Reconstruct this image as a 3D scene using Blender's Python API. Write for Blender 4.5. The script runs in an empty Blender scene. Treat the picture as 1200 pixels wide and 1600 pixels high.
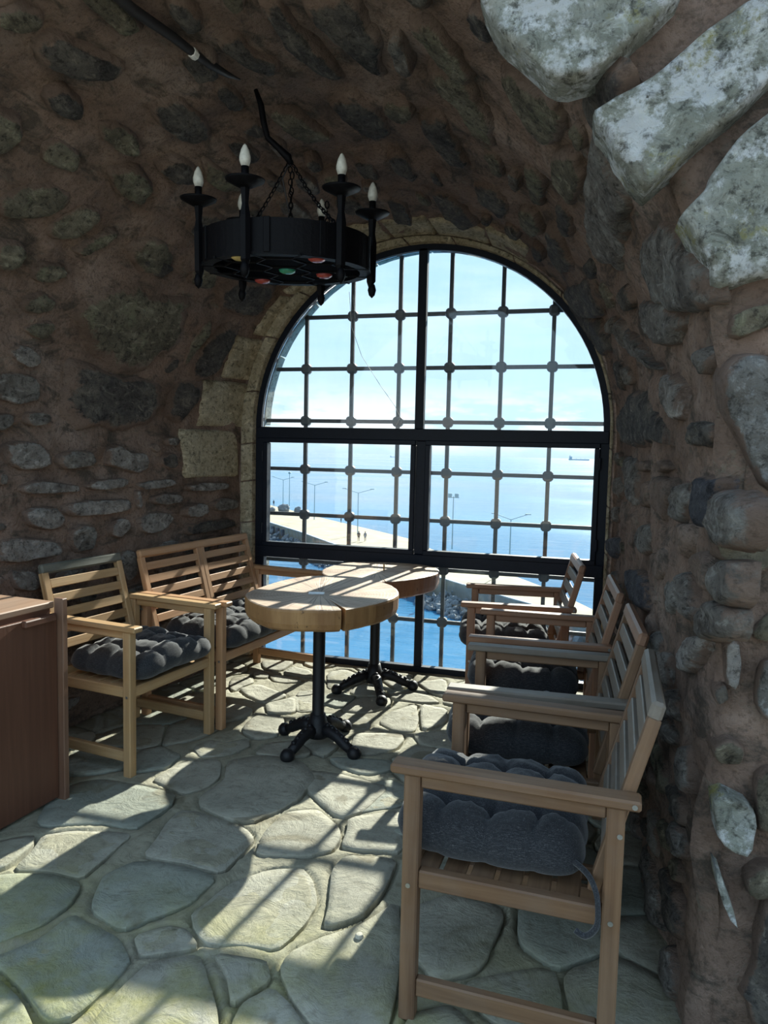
import bpy, bmesh, math, random
from math import sin, cos, pi, radians, hypot, atan2
from mathutils import Vector, Matrix, noise

S = bpy.context.scene
COL = S.collection
random.seed(7)

# ------------------------------------------------------------------ camera, sky, sun, exposure
F_PX, PITCH, ROLL, YAW, EYE = 1133.7, 0.07985, 0.0229, radians(15.75), 1.4
cam = bpy.data.cameras.new('camera')
cam.sensor_fit = 'VERTICAL'; cam.sensor_height = 24.0; cam.lens = 24.0 * F_PX / 1600.0
cam.clip_start = 0.02; cam.clip_end = 60000
co = bpy.data.objects.new('camera', cam); COL.objects.link(co)
_c, _s, _cr, _sr = cos(PITCH), sin(PITCH), cos(ROLL), sin(ROLL)
_r = Vector((_cr, _sr * _s, _sr * _c)); _u = Vector((-_sr, _cr * _s, _cr * _c)); _b = Vector((0, -_c, _s))
_m = Matrix((_r, _u, _b)).transposed()
co.matrix_world = Matrix.Translation((0, 0, EYE)) @ Matrix.Rotation(YAW, 4, 'Z') @ _m.to_4x4()
S.camera = co
S.view_settings.view_transform = 'Standard'; S.view_settings.look = 'None'
S.view_settings.gamma = 1.0; S.view_settings.use_curve_mapping = False
S.view_settings.exposure = 0.6
S.cycles.max_bounces = 10; S.cycles.diffuse_bounces = 6; S.cycles.transparent_max_bounces = 16
S.cycles.caustics_reflective = False; S.cycles.caustics_refractive = False
S.cycles.use_denoising = True
S.cycles.sample_clamp_indirect = 6.0

SUN_AZ, SUN_EL = radians(7.5), radians(27.7)
sun = bpy.data.lights.new('sun', 'SUN'); sun.energy = 10.4; sun.angle = radians(0.55); sun.color = (1.0, 0.94, 0.82)
so = bpy.data.objects.new('sun', sun); COL.objects.link(so)
so.rotation_euler = Vector((sin(SUN_AZ) * cos(SUN_EL), cos(SUN_AZ) * cos(SUN_EL), sin(SUN_EL))).to_track_quat('Z', 'Y').to_euler()


class NT:
    """small node-tree writer"""
    def __init__(s, tree):
        s.t = tree; s.n = tree.nodes; s.l = tree.links
    def node(s, typ, ins=None, **kw):
        n = s.n.new(typ)
        for k, v in kw.items(): setattr(n, k, v)
        for k, v in (ins or {}).items():
            i = n.inputs[k]
            if isinstance(v, bpy.types.NodeSocket): s.l.new(v, i)
            else: i.default_value = v
        return n
    def noise(s, vec, scale, detail=4, rough=0.55, dist=0.0):
        return s.node('ShaderNodeTexNoise', {'Vector': vec, 'Scale': scale, 'Detail': detail, 'Roughness': rough, 'Distortion': dist}).outputs['Fac']
    def ramp(s, fac, stops, interp='LINEAR'):
        n = s.node('ShaderNodeValToRGB', {'Fac': fac}); r = n.color_ramp; r.interpolation = interp
        while len(r.elements) < len(stops): r.elements.new(0.5)
        for e, (p, c) in zip(r.elements, stops):
            e.position = p; e.color = (c, c, c, 1) if not hasattr(c, '__len__') else (*c, 1)
        return n.outputs['Color']
    def mix(s, fac, a, b, blend='MIX'):
        n = s.node('ShaderNodeMix', data_type='RGBA', blend_type=blend)
        for k, v in ((0, fac), (6, a), (7, b)):
            if isinstance(v, bpy.types.NodeSocket): s.l.new(v, n.inputs[k])
            elif k and len(v) == 3: n.inputs[k].default_value = (*v, 1)
            else: n.inputs[k].default_value = v
        return n.outputs[2]
    def math(s, op, a, b=0.0):
        n = s.node('ShaderNodeMath', operation=op)
        for i, v in enumerate((a, b)):
            if isinstance(v, bpy.types.NodeSocket): s.l.new(v, n.inputs[i])
            else: n.inputs[i].default_value = v
        return n.outputs[0]
    def scale(s, vec, sc):
        return s.node('ShaderNodeVectorMath', {0: vec, 1: sc}, operation='MULTIPLY').outputs[0]
    def bump(s, h, strength, dist):
        return s.node('ShaderNodeBump', {'Height': h, 'Strength': strength, 'Distance': dist}).outputs['Normal']


world = bpy.data.worlds.new('world'); S.world = world; world.use_nodes = True
w = NT(world.node_tree); w.n.clear()
_gen = w.node('ShaderNodeTexCoord').outputs['Generated']
_z = w.node('ShaderNodeSeparateXYZ', {'Vector': _gen}).outputs['Z']
_sky = w.ramp(w.math('ADD', w.math('MULTIPLY', _z, 0.5), 0.5),
              [(0.0, (0.36, 0.36, 0.36)), (0.495, (0.50, 0.62, 0.70)), (0.505, (0.54, 0.71, 0.82)), (0.56, (0.50, 0.71, 0.87)),
               (0.66, (0.44, 0.67, 0.87)), (0.78, (0.36, 0.57, 0.79)), (1.0, (0.22, 0.38, 0.62))])
_cv = w.scale(_gen, (2.2, 2.2, 9.0))
_cn = w.noise(_cv, 2.6, 9, 0.62)
_low = w.ramp(_z, [(0.0, 0.0), (0.02, 1.0), (0.055, 0.85), (0.10, 0.0)])
_cl = w.math('MULTIPLY', w.ramp(_cn, [(0.44, 0.0), (0.54, 1.0)]), _low)
_hi = w.math('MULTIPLY', w.ramp(w.noise(w.scale(_gen, (1.0, 1.6, 5.0)), 1.7, 6, 0.6), [(0.45, 0.0), (0.75, 0.75)]), w.ramp(_z, [(0.05, 0.0), (0.2, 1.0)]))
_col = w.mix(_hi, _sky, (0.86, 0.93, 0.98))
_col = w.mix(_cl, _col, (0.92, 0.95, 0.97))
_bg = w.node('ShaderNodeBackground', {'Color': _col, 'Strength': 1.1})
w.node('ShaderNodeOutputWorld', {'Surface': _bg.outputs[0]})


# ------------------------------------------------------------------ materials
def material(name):
    m = bpy.data.materials.new(name); m.use_nodes = True
    t = NT(m.node_tree); t.n.clear()
    return m, t

def finish(t, color, rough=0.8, normal=None, metal=0.0, spec=0.4, **extra):
    ins = {'Base Color': color if isinstance(color, bpy.types.NodeSocket) else (*color, 1), 'Roughness': rough, 'Metallic': metal, 'Specular IOR Level': spec}
    if normal is not None: ins['Normal'] = normal
    ins.update(extra)
    b = t.node('ShaderNodeBsdfPrincipled', ins)
    t.node('ShaderNodeOutputMaterial', {'Surface': b.outputs[0]})

def obj_co(t): return t.node('ShaderNodeTexCoord').outputs['Object']

def rock_material(name, cols, spots=None, bump=1.0, scale=7.0, dist=0.035, smear=0.95):
    """weathered stone: blotches of the given colours, speckles, rough grain"""
    m, t = material(name); v = obj_co(t)
    n1 = t.noise(v, scale, 10, 0.68, 0.4)
    c = t.ramp(n1, [(0.30 + 0.40 * i / (len(cols) - 1), k) for i, k in enumerate(cols)])
    n2 = t.noise(v, 42, 8, 0.7)
    c = t.mix(t.ramp(n2, [(0.36, 0.7), (0.47, 0.0)]), c, (0.03, 0.028, 0.026))
    for sc, lo, hi, col in (spots or []):
        c = t.mix(t.ramp(t.math('ADD', t.math('MULTIPLY', t.noise(v, sc, 9, 0.72), 0.75), t.math('MULTIPLY', n2, 0.25)), [(lo, 0.0), (hi, 1.0)]), c, col)
    n5 = t.noise(t.scale(v, (1.0, .45, 1.0)), 22, 9, 0.75, 0.9)
    c = t.mix(t.ramp(n5, [(0.34, 0.8), (0.46, 0.0)]), c, tuple(k * 0.35 for k in cols[0]))
    c = t.mix(t.ramp(n5, [(0.54, 0.0), (0.66, 0.75)]), c, tuple(min(1, k * 1.55) for k in cols[-1]))
    # mortar smeared over the stone's rim
    rim = t.node('ShaderNodeAttribute', attribute_name='rim').outputs['Fac']
    sm = t.math('ADD', rim, t.math('MULTIPLY', t.math('SUBTRACT', t.noise(v, 10, 8, 0.7, 0.6), 0.5), 1.9))
    c = t.mix(t.ramp(sm, [(0.60, 0.0), (0.80, smear)]), c, mortar_colour(t, v, n2))
    n4 = t.noise(v, 130, 5, 0.7)
    h = t.math('ADD', t.math('ADD', t.math('MULTIPLY', t.noise(t.scale(v, (1, 1, 1.4)), 16, 10, 0.74, 1.1), 1.3), t.math('MULTIPLY', n2, 0.5)), t.math('MULTIPLY', n4, 0.15))
    finish(t, c, 0.93, t.bump(h, bump, dist), spec=0.15)
    return m

def mortar_colour(t, v, n2, cols=((0.20, 0.137, 0.105), (0.315, 0.222, 0.175), (0.42, 0.322, 0.268))):
    c = t.ramp(t.noise(v, 3.2, 8, 0.65, 0.3), [(0.32, cols[0]), (0.52, cols[1]), (0.70, cols[2])])
    return t.mix(t.ramp(n2, [(0.36, 0.45), (0.48, 0.0)]), c, tuple(k * 0.4 for k in cols[0]))

MAT = {}
MAT['g'] = rock_material('grey_stone', [(0.12, 0.10, 0.088), (0.25, 0.225, 0.20), (0.37, 0.35, 0.315)], [(13, 0.54, 0.64, (0.42, 0.41, 0.38))])
MAT['d'] = rock_material('dark_stone', [(0.05, 0.046, 0.048), (0.14, 0.127, 0.115), (0.26, 0.23, 0.19)], [(11, 0.57, 0.66, (0.28, 0.27, 0.24))], 1.0)
MAT['b'] = rock_material('bluish_stone', [(0.07, 0.072, 0.085), (0.12, 0.12, 0.135), (0.19, 0.185, 0.19)])
MAT['k'] = rock_material('greenish_stone', [(0.10, 0.088, 0.068), (0.225, 0.198, 0.145), (0.37, 0.335, 0.245)], [(9, 0.53, 0.63, (0.30, 0.30, 0.20)), (5, 0.60, 0.68, (0.045, 0.04, 0.04))])
MAT['l'] = rock_material('pale_stone', [(0.18, 0.15, 0.13), (0.36, 0.33, 0.30), (0.52, 0.49, 0.46)], [(12, 0.54, 0.64, (0.55, 0.53, 0.50))])
MAT['s'] = rock_material('schist_stone', [(0.13, 0.11, 0.09), (0.24, 0.23, 0.21), (0.36, 0.36, 0.35)], [(10, 0.52, 0.62, (0.50, 0.52, 0.53))])
MAT['o'] = rock_material('ochre_ashlar', [(0.34, 0.28, 0.18), (0.50, 0.44, 0.31), (0.60, 0.55, 0.42)], None, 0.9, 9.0, 0.016, 0.0)
MAT['p'] = rock_material('pale_ashlar', [(0.42, 0.39, 0.30), (0.54, 0.51, 0.42), (0.62, 0.60, 0.52)], None, 0.35, 5.0, 0.008, 0.0)
MAT['w'] = rock_material('lichen_stone', [(0.22, 0.225, 0.18), (0.40, 0.42, 0.36), (0.55, 0.57, 0.53)],
                         [(9, 0.50, 0.56, (0.84, 0.87, 0.88)), (3.6, 0.56, 0.62, (0.36, 0.34, 0.11)), (34, 0.60, 0.66, (0.10, 0.10, 0.08))], 1.0, 6.0, 0.03, 0.15)

def mortar_material(name, cols, bump=1.0):
    m, t = material(name); v = obj_co(t)
    n2 = t.noise(v, 60, 6, 0.65)
    c = mortar_colour(t, v, n2, cols)
    # grit, soot and small rubble showing through the mortar
    c = t.mix(t.ramp(t.noise(t.scale(v, (1.0, .55, 1.3)), 8.5, 9, 0.72, 0.5), [(0.51, 0.0), (0.62, 0.8)]), c, (0.085, 0.075, 0.062))
    c = t.mix(t.ramp(t.noise(t.scale(v, (1.1, .6, 1.2)), 10.5, 9, 0.72, 0.8), [(0.59, 0.0), (0.68, 0.7)]), c, (0.26, 0.235, 0.185))
    n4 = t.noise(v, 130, 5, 0.7)
    h = t.math('ADD', t.math('ADD', t.noise(v, 11, 10, 0.72, 0.9), t.math('MULTIPLY', n2, 0.4)), t.math('MULTIPLY', n4, 0.12))
    finish(t, c, 0.95, t.bump(h, bump, 0.035), spec=0.12)
    return m
MAT['mortar'] = mortar_material('red_brown_mortar', ((0.20, 0.137, 0.105), (0.315, 0.222, 0.175), (0.42, 0.322, 0.268)))
MAT['m'] = mortar_material('mortar_smeared_stone', ((0.17, 0.125, 0.10), (0.28, 0.205, 0.165), (0.37, 0.30, 0.255)))

def flag_material(name, cols, joint=False):
    m, t = material(name); v = obj_co(t)
    c = t.ramp(t.noise(v, 2.3, 7, 0.6, 0.3), [(0.32, cols[0]), (0.5, cols[1]), (0.68, cols[2])])
    n2 = t.noise(v, 24, 9, 0.72)
    c = t.mix(t.ramp(n2, [(0.33, 0.5), (0.5, 0.0)]), c, (0.15, 0.14, 0.10))
    # damp brown stains and yellow-green moss growing nearest the open side
    c = t.mix(t.ramp(t.noise(v, 2.6, 4, 0.5, 0.6), [(0.60, 0.0), (0.63, 0.55)]), c, (0.155, 0.13, 0.075))
    y = t.node('ShaderNodeSeparateXYZ', {'Vector': v})
    near = t.node('ShaderNodeMapRange', {'Value': y.outputs['Y'], 'From Min': 1.25, 'From Max': 2.1, 'To Min': 1.0, 'To Max': 0.0}).outputs[0]
    moss = t.math('MULTIPLY', near, t.ramp(t.noise(v, 3.4, 8, 0.65), [(0.42, 0.0), (0.6, 0.85 if not joint else 1.0)]))
    c = t.mix(moss, c, (0.26, 0.25, 0.045))
    h = t.math('ADD', t.noise(v, 7, 12, 0.70, 1.2), t.math('MULTIPLY', n2, 0.45))
    finish(t, c, 0.80, t.bump(h, 0.9, 0.018), spec=0.25)
    return m
MAT['flag'] = flag_material('flagstone', [(0.27, 0.26, 0.205), (0.37, 0.355, 0.285), (0.47, 0.455, 0.37)])
MAT['flag2'] = flag_material('flagstone_greenish', [(0.23, 0.245, 0.20), (0.31, 0.325, 0.27), (0.39, 0.395, 0.33)])
MAT['joint'] = flag_material('floor_mortar', [(0.24, 0.225, 0.16), (0.34, 0.32, 0.235), (0.42, 0.40, 0.30)], True)

def wood_material(name, dark, light, grey=0.0, rough=0.55):
    m, t = material(name)
    g = t.node('ShaderNodeAttribute', attribute_name='grain').outputs['Vector']
    n = t.noise(t.scale(g, (2.2, 45, 45)), 1.0, 6, 0.6, 0.3)
    n3 = t.noise(t.scale(g, (1.2, 9, 9)), 1.0, 3, 0.5)
    c = t.ramp(t.math('ADD', t.math('MULTIPLY', n, 0.65), t.math('MULTIPLY', n3, 0.35)), [(0.33, dark), (0.62, light)])
    c = t.mix(t.math('MULTIPLY', t.ramp(t.noise(g, 7, 6, 0.65), [(0.40, 0.0), (0.62, 1.0)]), grey), c, (0.22, 0.20, 0.175))
    finish(t, c, rough, t.bump(n, 0.25, 0.003), spec=0.35)
    return m
MAT['honey'] = wood_material('honey_wood', (0.34, 0.19, 0.075), (0.52, 0.34, 0.17), 0.15)
MAT['sofawood'] = wood_material('sofa_wood', (0.36, 0.18, 0.08), (0.54, 0.31, 0.16), 0.1)
MAT['brown'] = wood_material('brown_wood', (0.12, 0.062, 0.032), (0.225, 0.130, 0.070), 0.12)
MAT['red'] = wood_material('reddish_wood', (0.20, 0.095, 0.052), (0.33, 0.17, 0.095), 0.2, 0.45)
MAT['grey'] = wood_material('weathered_sky_grey_wood', (0.12, 0.095, 0.07), (0.22, 0.18, 0.14), 0.5, 0.5)  # weathered grey, with the sky's reflection also put into the tone
MAT['olive'] = wood_material('mossy_dark_wood', (0.07, 0.075, 0.06), (0.15, 0.15, 0.12), 0.3, 0.6)
MAT['cabinet'] = wood_material('red_brown_plywood', (0.085, 0.036, 0.022), (0.125, 0.056, 0.034), 0.0, 0.5)
MAT['cabinet_post'] = wood_material('worn_brown_edge', (0.13, 0.065, 0.04), (0.22, 0.12, 0.075), 0.1, 0.5)
MAT['cabinet_top'] = wood_material('worn_brown_board', (0.24, 0.14, 0.085), (0.36, 0.225, 0.15), 0.25, 0.5)

def plain(name, col, rough, metal=0.0, bump=0.0, bscale=60, spec=0.5):
    m, t = material(name)
    v = obj_co(t); n = t.noise(v, bscale, 5, 0.6)
    c = t.mix(t.ramp(n, [(0.3, 0.0), (0.7, 1.0)]), tuple(k * 0.75 for k in col), tuple(min(1, k * 1.15) for k in col))
    finish(t, c, rough, t.bump(n, bump, 0.004) if bump else None, metal, spec)
    return m
MAT['frame'] = plain('dark_steel_paint', (0.006, 0.010, 0.020), 0.5, 0.0, 0.1, 40, 0.25)
MAT['iron'] = plain('black_iron', (0.0022, 0.0022, 0.0034), 0.55, 0.0, 0.5, 70, 0.12)
MAT['castiron'] = plain('cast_iron', (0.009, 0.009, 0.011), 0.5, 0.0, 0.35, 90, 0.35)
MAT['grille'] = plain('weathered_iron', (0.026, 0.032, 0.040), 0.6, 0.2, 0.6, 50)
MAT['bulb'] = plain('frosted_bulb_glass', (0.62, 0.60, 0.52), 0.35)
MAT['screw'] = plain('zinc_screw', (0.42, 0.41, 0.38), 0.4, 0.8)
MAT['plate'] = plain('bare_metal_plate', (0.62, 0.66, 0.72), 0.35, 0.3)
MAT['brass'] = plain('dull_brass', (0.40, 0.26, 0.10), 0.45, 0.4)
MAT['white'] = plain('white_plastic', (0.75, 0.74, 0.70), 0.5)
MAT['red_glass'] = plain('red_glass', (0.42, 0.07, 0.055), 0.15)
MAT['green_glass'] = plain('green_glass', (0.05, 0.32, 0.19), 0.15)
MAT['amber_glass'] = plain('amber_glass', (0.55, 0.42, 0.16), 0.15)
MAT['rubber'] = plain('black_cable_sheath', (0.012, 0.011, 0.012), 0.6)
MAT['concrete'] = plain('pier_concrete', (0.40, 0.34, 0.235), 0.9, 0, 0.3, 0.35)
MAT['quaywall'] = plain('quay_wall_stone', (0.42, 0.46, 0.48), 0.9, 0, 0.5, 0.8)
MAT['boulder'] = plain('breakwater_rock', (0.16, 0.18, 0.20), 0.9, 0, 0.8, 1.5)
MAT['niche_shade'] = plain('recess_shade', (0.05, 0.06, 0.08), 0.9)  # shade inside the quay niches, put in as a dark colour
MAT['lamp'] = plain('blue_grey_post_paint', (0.22, 0.36, 0.42), 0.6)
MAT['cloth_dark'] = plain('dark_clothes', (0.06, 0.06, 0.07), 0.9)
MAT['cloth_blue'] = plain('grey_blue_clothes', (0.20, 0.24, 0.30), 0.9)
MAT['skin'] = plain('skin', (0.45, 0.28, 0.2), 0.6)
MAT['ship'] = plain('ship_hull_paint', (0.42, 0.55, 0.62), 0.8)
MAT['ground'] = plain('courtyard_ground', (0.50, 0.46, 0.38), 0.9, 0, 0.4, 3)

def fabric_material():
    m, t = material('charcoal_fabric'); v = obj_co(t)
    a = t.noise(t.scale(v, (60, 700, 700)), 1.0, 2, 0.5); b = t.noise(t.scale(v, (700, 60, 700)), 1.0, 2, 0.5)
    n = t.math('ADD', t.math('MULTIPLY', a, 0.5), t.math('MULTIPLY', b, 0.5))
    c = t.ramp(n, [(0.36, (0.014, 0.015, 0.018)), (0.54, (0.032, 0.034, 0.038)), (0.68, (0.11, 0.11, 0.115))])
    finish(t, c, 0.95, t.bump(n, 0.35, 0.002), spec=0.15, **{'Sheen Weight': 0.25, 'Sheen Roughness': 0.5})
    return m
MAT['fabric'] = fabric_material()

def slice_material(name, side):
    """end grain with rings and radial drying cracks on top; long streaks on the barked-off side"""
    m, t = material(name); v = obj_co(t)
    s = t.node('ShaderNodeSeparateXYZ', {'Vector': v}); fl = t.node('ShaderNodeCombineXYZ', {'X': s.outputs['X'], 'Y': s.outputs['Y']}).outputs[0]
    wob = t.node('ShaderNodeVectorMath', {0: fl, 1: t.scale(t.node('ShaderNodeTexNoise', {'Vector': fl, 'Scale': 5.0, 'Detail': 3}).outputs['Color'], (0.05, 0.05, 0))}, operation='ADD').outputs[0]
    r = t.node('ShaderNodeVectorMath', {0: wob}, operation='LENGTH').outputs['Value']
    rings = t.math('SINE', t.math('MULTIPLY', r, 420.0))
    d = t.node('ShaderNodeVectorMath', {0: fl}, operation='NORMALIZE').outputs[0]
    rad = t.noise(t.node('ShaderNodeVectorMath', {0: t.scale(d, (17, 17, 1)), 1: t.scale(fl, (1.5, 1.5, 1))}, operation='ADD').outputs[0], 1.0, 4, 0.7)
    c = t.ramp(t.noise(fl, 4.5, 7, 0.6, 0.4), [(0.32, (0.40, 0.27, 0.19)), (0.5, (0.58, 0.44, 0.33)), (0.68, (0.68, 0.55, 0.43))])
    c = t.mix(t.math('MULTIPLY', t.ramp(rings, [(0.0, 0.0), (1.0, 1.0)]), 0.30), c, (0.30, 0.19, 0.12))
    core = t.node('ShaderNodeMapRange', {'Value': r, 'From Min': 0.06, 'From Max': 0.30, 'To Min': 1.0, 'To Max': 0.35}).outputs[0]
    crack = t.math('MULTIPLY', t.ramp(rad, [(0.43, 1.0), (0.475, 0.0)]), core)
    c = t.mix(crack, c, (0.09, 0.06, 0.045))
    cs = t.ramp(t.noise(t.scale(v, (9, 9, 2.0)), 1.0, 7, 0.6), [(0.32, side[0]), (0.66, side[1])])
    cs = t.mix(t.ramp(t.noise(t.scale(v, (40, 40, 22)), 1.0, 3, 0.5), [(0.66, 0.0), (0.72, 0.8)]), cs, (0.10, 0.055, 0.03))
    nz = t.node('ShaderNodeSeparateXYZ', {'Vector': t.node('ShaderNodeNewGeometry').outputs['Normal']}).outputs['Z']
    c = t.mix(t.ramp(nz, [(0.45, 1.0), (0.75, 0.0)]), c, cs)
    h = t.math('SUBTRACT', t.math('MULTIPLY', rings, 0.05), crack)
    finish(t, c, 0.55, t.bump(h, 0.5, 0.004), spec=0.35)
    return m
MAT['slice1'] = slice_material('tree_slice_wood', ((0.25, 0.125, 0.05), (0.44, 0.25, 0.105)))
MAT['slice2'] = slice_material('tree_slice_red_wood', ((0.20, 0.085, 0.045), (0.34, 0.165, 0.085)))

def glass_material():
    m, t = material('window_glass')
    fr = t.node('ShaderNodeFresnel', {'IOR': 1.45}).outputs[0]
    v = obj_co(t)
    dirt = t.ramp(t.noise(t.scale(v, (3, 3, 1.2)), 2.0, 8, 0.65), [(0.4, 0.006), (0.75, 0.035)])
    tr = t.node('ShaderNodeBsdfTransparent', {'Color': (0.895, 0.93, 0.94, 1)}).outputs[0]
    gl = t.node('ShaderNodeBsdfGlossy', {'Color': (1, 1, 1, 1), 'Roughness': 0.02}).outputs[0]
    di = t.node('ShaderNodeBsdfDiffuse', {'Color': (0.75, 0.78, 0.78, 1)}).outputs[0]
    a = t.node('ShaderNodeMixShader', {0: fr, 1: tr, 2: gl}).outputs[0]
    b = t.node('ShaderNodeMixShader', {0: dirt, 1: a, 2: di}).outputs[0]
    t.node('ShaderNodeOutputMaterial', {'Surface': b})
    return m
MAT['glass'] = glass_material()

def sea_material():
    m, t = material('sea_water'); v = obj_co(t)
    wv = t.noise(t.scale(v, (0.10, 0.35, 1)), 1.0, 6, 0.65, 0.5)
    sw = t.noise(t.scale(v, (0.004, 0.012, 1)), 1.0, 4, 0.55, 0.6)
    c = t.ramp(sw, [(0.38, (0.014, 0.115, 0.245)), (0.62, (0.028, 0.175, 0.33))])
    finish(t, c, t.ramp(sw, [(0.4, 0.10), (0.6, 0.18)]), t.bump(wv, 0.35, 0.5), spec=0.28)
    return m
MAT['sea'] = sea_material()


# ------------------------------------------------------------------ helpers
def link(o, parent=None):
    COL.objects.link(o)
    if parent is not None: o.parent = parent
    return o

def sharp_rim(o, k):
    """flat-shade the first k faces, the cut edge of a slab"""
    for p in o.data.polygons[:k]: p.use_smooth = False
    return o

def obj(name, me, mat=None, parent=None, smooth=None, label=None):
    """one mesh object; me is a bmesh (freed) or finished mesh data"""
    if isinstance(me, bmesh.types.BMesh):
        d = bpy.data.meshes.new(name); me.to_mesh(d); me.free(); me = d
    o = bpy.data.objects.new(name, me)
    if mat is not None and not me.materials: me.materials.append(MAT[mat])
    elif mat is not None and me.materials[0] != MAT[mat]:
        o.material_slots[0].link = 'OBJECT'; o.material_slots[0].material = MAT[mat]
    if smooth is not None:
        me.polygons.foreach_set('use_smooth', [smooth] * len(me.polygons))
    if label: o['label'] = label
    return link(o, parent)

def thing(name, label, cat, loc=(0, 0, 0), rz=0.0, group=None, rot=None):
    o = bpy.data.objects.new(name, None); o.empty_display_size = 0.1
    o.location = loc; o.rotation_euler = rot or (0, 0, rz)
    o['label'] = label; o['category'] = cat
    if group: o['group'] = group
    return link(o)

def tag(o, label, cat, group=None):
    o['label'] = label; o['category'] = cat
    if group: o['group'] = group
    return o

def struct(o, label=None):
    o['kind'] = 'structure'
    if label: o['label'] = label
    return o

def frame_of(d):
    d = d.normalized()
    u = Vector((0, 0, 1)) if abs(d.z) < 0.9 else Vector((1, 0, 0))
    a = u.cross(d).normalized(); return d, a, d.cross(a).normalized()

def bar_mesh(name, p0, p1, wa, wb, bev=0.004, side=None):
    """bevelled board from p0 to p1, wa wide (across), wb thick (up); stores the grain direction"""
    p0, p1 = Vector(p0), Vector(p1); d, a, b = frame_of(p1 - p0)
    if side is not None:
        a = (Vector(side) - d * d.dot(Vector(side))).normalized(); b = d.cross(a)
    L = (p1 - p0).length; bm = bmesh.new()
    vs = [bm.verts.new((x * L, y * wa / 2, z * wb / 2)) for x in (0, 1) for y in (-1, 1) for z in (-1, 1)]
    for f in ((0, 1, 3, 2), (4, 6, 7, 5), (0, 4, 5, 1), (2, 3, 7, 6), (0, 2, 6, 4), (1, 5, 7, 3)): bm.faces.new([vs[i] for i in f])
    bmesh.ops.recalc_face_normals(bm, faces=bm.faces)
    if bev: bmesh.ops.bevel(bm, geom=bm.edges[:], offset=bev, segments=1, affect='EDGES', profile=0.5)
    me = bpy.data.meshes.new(name); bm.to_mesh(me); bm.free()
    off = Vector((random.uniform(0, 20), random.uniform(0, 20), random.uniform(0, 20)))
    at = me.attributes.new('grain', 'FLOAT_VECTOR', 'POINT')
    at.data.foreach_set('vector', [k for v in me.vertices for k in (v.co + off)])
    M = Matrix((d, a, b)).transposed().to_4x4(); M.translation = p0
    me.transform(M)
    return me

def tube_bm(pts, rad, n=8, bm=None, cap=True):
    bm = bm or bmesh.new(); pts = [Vector(p) for p in pts]; rings = []
    rad = rad if hasattr(rad, '__len__') else [rad] * len(pts)
    prev = None
    for i, p in enumerate(pts):
        d = (pts[min(i + 1, len(pts) - 1)] - pts[max(i - 1, 0)]).normalized()
        if prev is None: _, a, _ = frame_of(d)
        else: a = (prev - d * prev.dot(d)).normalized()
        prev = a; b = d.cross(a)
        rings.append([bm.verts.new(p + (a * cos(2 * pi * k / n) + b * sin(2 * pi * k / n)) * rad[i]) for k in range(n)])
    for r, q in zip(rings, rings[1:]):
        for k in range(n): bm.faces.new((r[k], r[(k + 1) % n], q[(k + 1) % n], q[k]))
    if cap: bm.faces.new(rings[0][::-1]); bm.faces.new(rings[-1])
    return bm

def lathe_bm(prof, n=20, bm=None, at=(0, 0, 0)):
    bm = bm or bmesh.new(); at = Vector(at); rings = []
    for r, z in prof:
        if r < 1e-6: rings.append([bm.verts.new(at + Vector((0, 0, z)))] * n)
        else: rings.append([bm.verts.new(at + Vector((r * cos(2 * pi * k / n), r * sin(2 * pi * k / n), z))) for k in range(n)])
    for r, q in zip(rings, rings[1:]):
        for k in range(n):
            f = [r[k], r[(k + 1) % n], q[(k + 1) % n], q[k]]
            u = []
            for v in f:
                if v not in u: u.append(v)
            if len(u) > 2: bm.faces.new(u)
    return bm

def box_bm(x0, x1, y0, y1, z0, z1, bev=0.0, bm=None):
    own = bmesh.new()
    vs = [own.verts.new((x, y, z)) for x in (x0, x1) for y in (y0, y1) for z in (z0, z1)]
    for f in ((0, 1, 3, 2), (4, 6, 7, 5), (0, 4, 5, 1), (2, 3, 7, 6), (0, 2, 6, 4), (1, 5, 7, 3)): own.faces.new([vs[i] for i in f])
    bmesh.ops.recalc_face_normals(own, faces=own.faces)
    if bev: bmesh.ops.bevel(own, geom=own.edges[:], offset=bev, segments=1, affect='EDGES', profile=0.5)
    if bm is None: return own
    tmp = bpy.data.meshes.new('tmp'); own.to_mesh(tmp); own.free(); bm.from_mesh(tmp); bpy.data.meshes.remove(tmp)
    return bm

def prism_bm(poly, y0, y1):
    """polygon in the x-z plane, extruded along y"""
    bm = bmesh.new()
    a = [bm.verts.new((x, y0, z)) for x, z in poly]; b = [bm.verts.new((x, y1, z)) for x, z in poly]
    n = len(poly)
    for i in range(n): bm.faces.new((a[i], a[(i + 1) % n], b[(i + 1) % n], b[i]))
    bm.faces.new(a[::-1]); bm.faces.new(b)
    bmesh.ops.recalc_face_normals(bm, faces=bm.faces)
    return bm

def N3(p, s, seed=0.0): return noise.noise(Vector((p[0] * s + seed, p[1] * s - seed * 1.7, p[2] * s + seed * 0.6)))

# ------------------------------------------------------------------ the vault: a passage narrowing towards the window
Y0, Y1, RM = 1.75, 4.42, 1.31
def prof(y):
    t = (y - 1.75) / 2.7
    return -1.15 + 0.09 * t, 1.43 - 0.24 * t, 1.4 + 0.15 * t

def vault(y, a):
    """surface point and inward normal; a < 0 left wall below the springing, 0..pi*RM the arch, beyond it the right wall"""
    cx, R, zs = prof(y)
    if a < 0: return Vector((cx - R, y, zs + a)), Vector((1, 0, 0))
    if a > pi * RM: return Vector((cx + R, y, zs - (a - pi * RM))), Vector((-1, 0, 0))
    t = a / RM
    return Vector((cx - R * cos(t), y, zs + R * sin(t))), Vector((cos(t), 0, -sin(t)))

def rough(p): return 0.030 * N3(p, 3.1) + 0.016 * N3(p, 8.0, 3.0) + 0.009 * N3(p, 19.0, 5.0) + 0.005 * N3(p, 40.0, 8.0)

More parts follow.
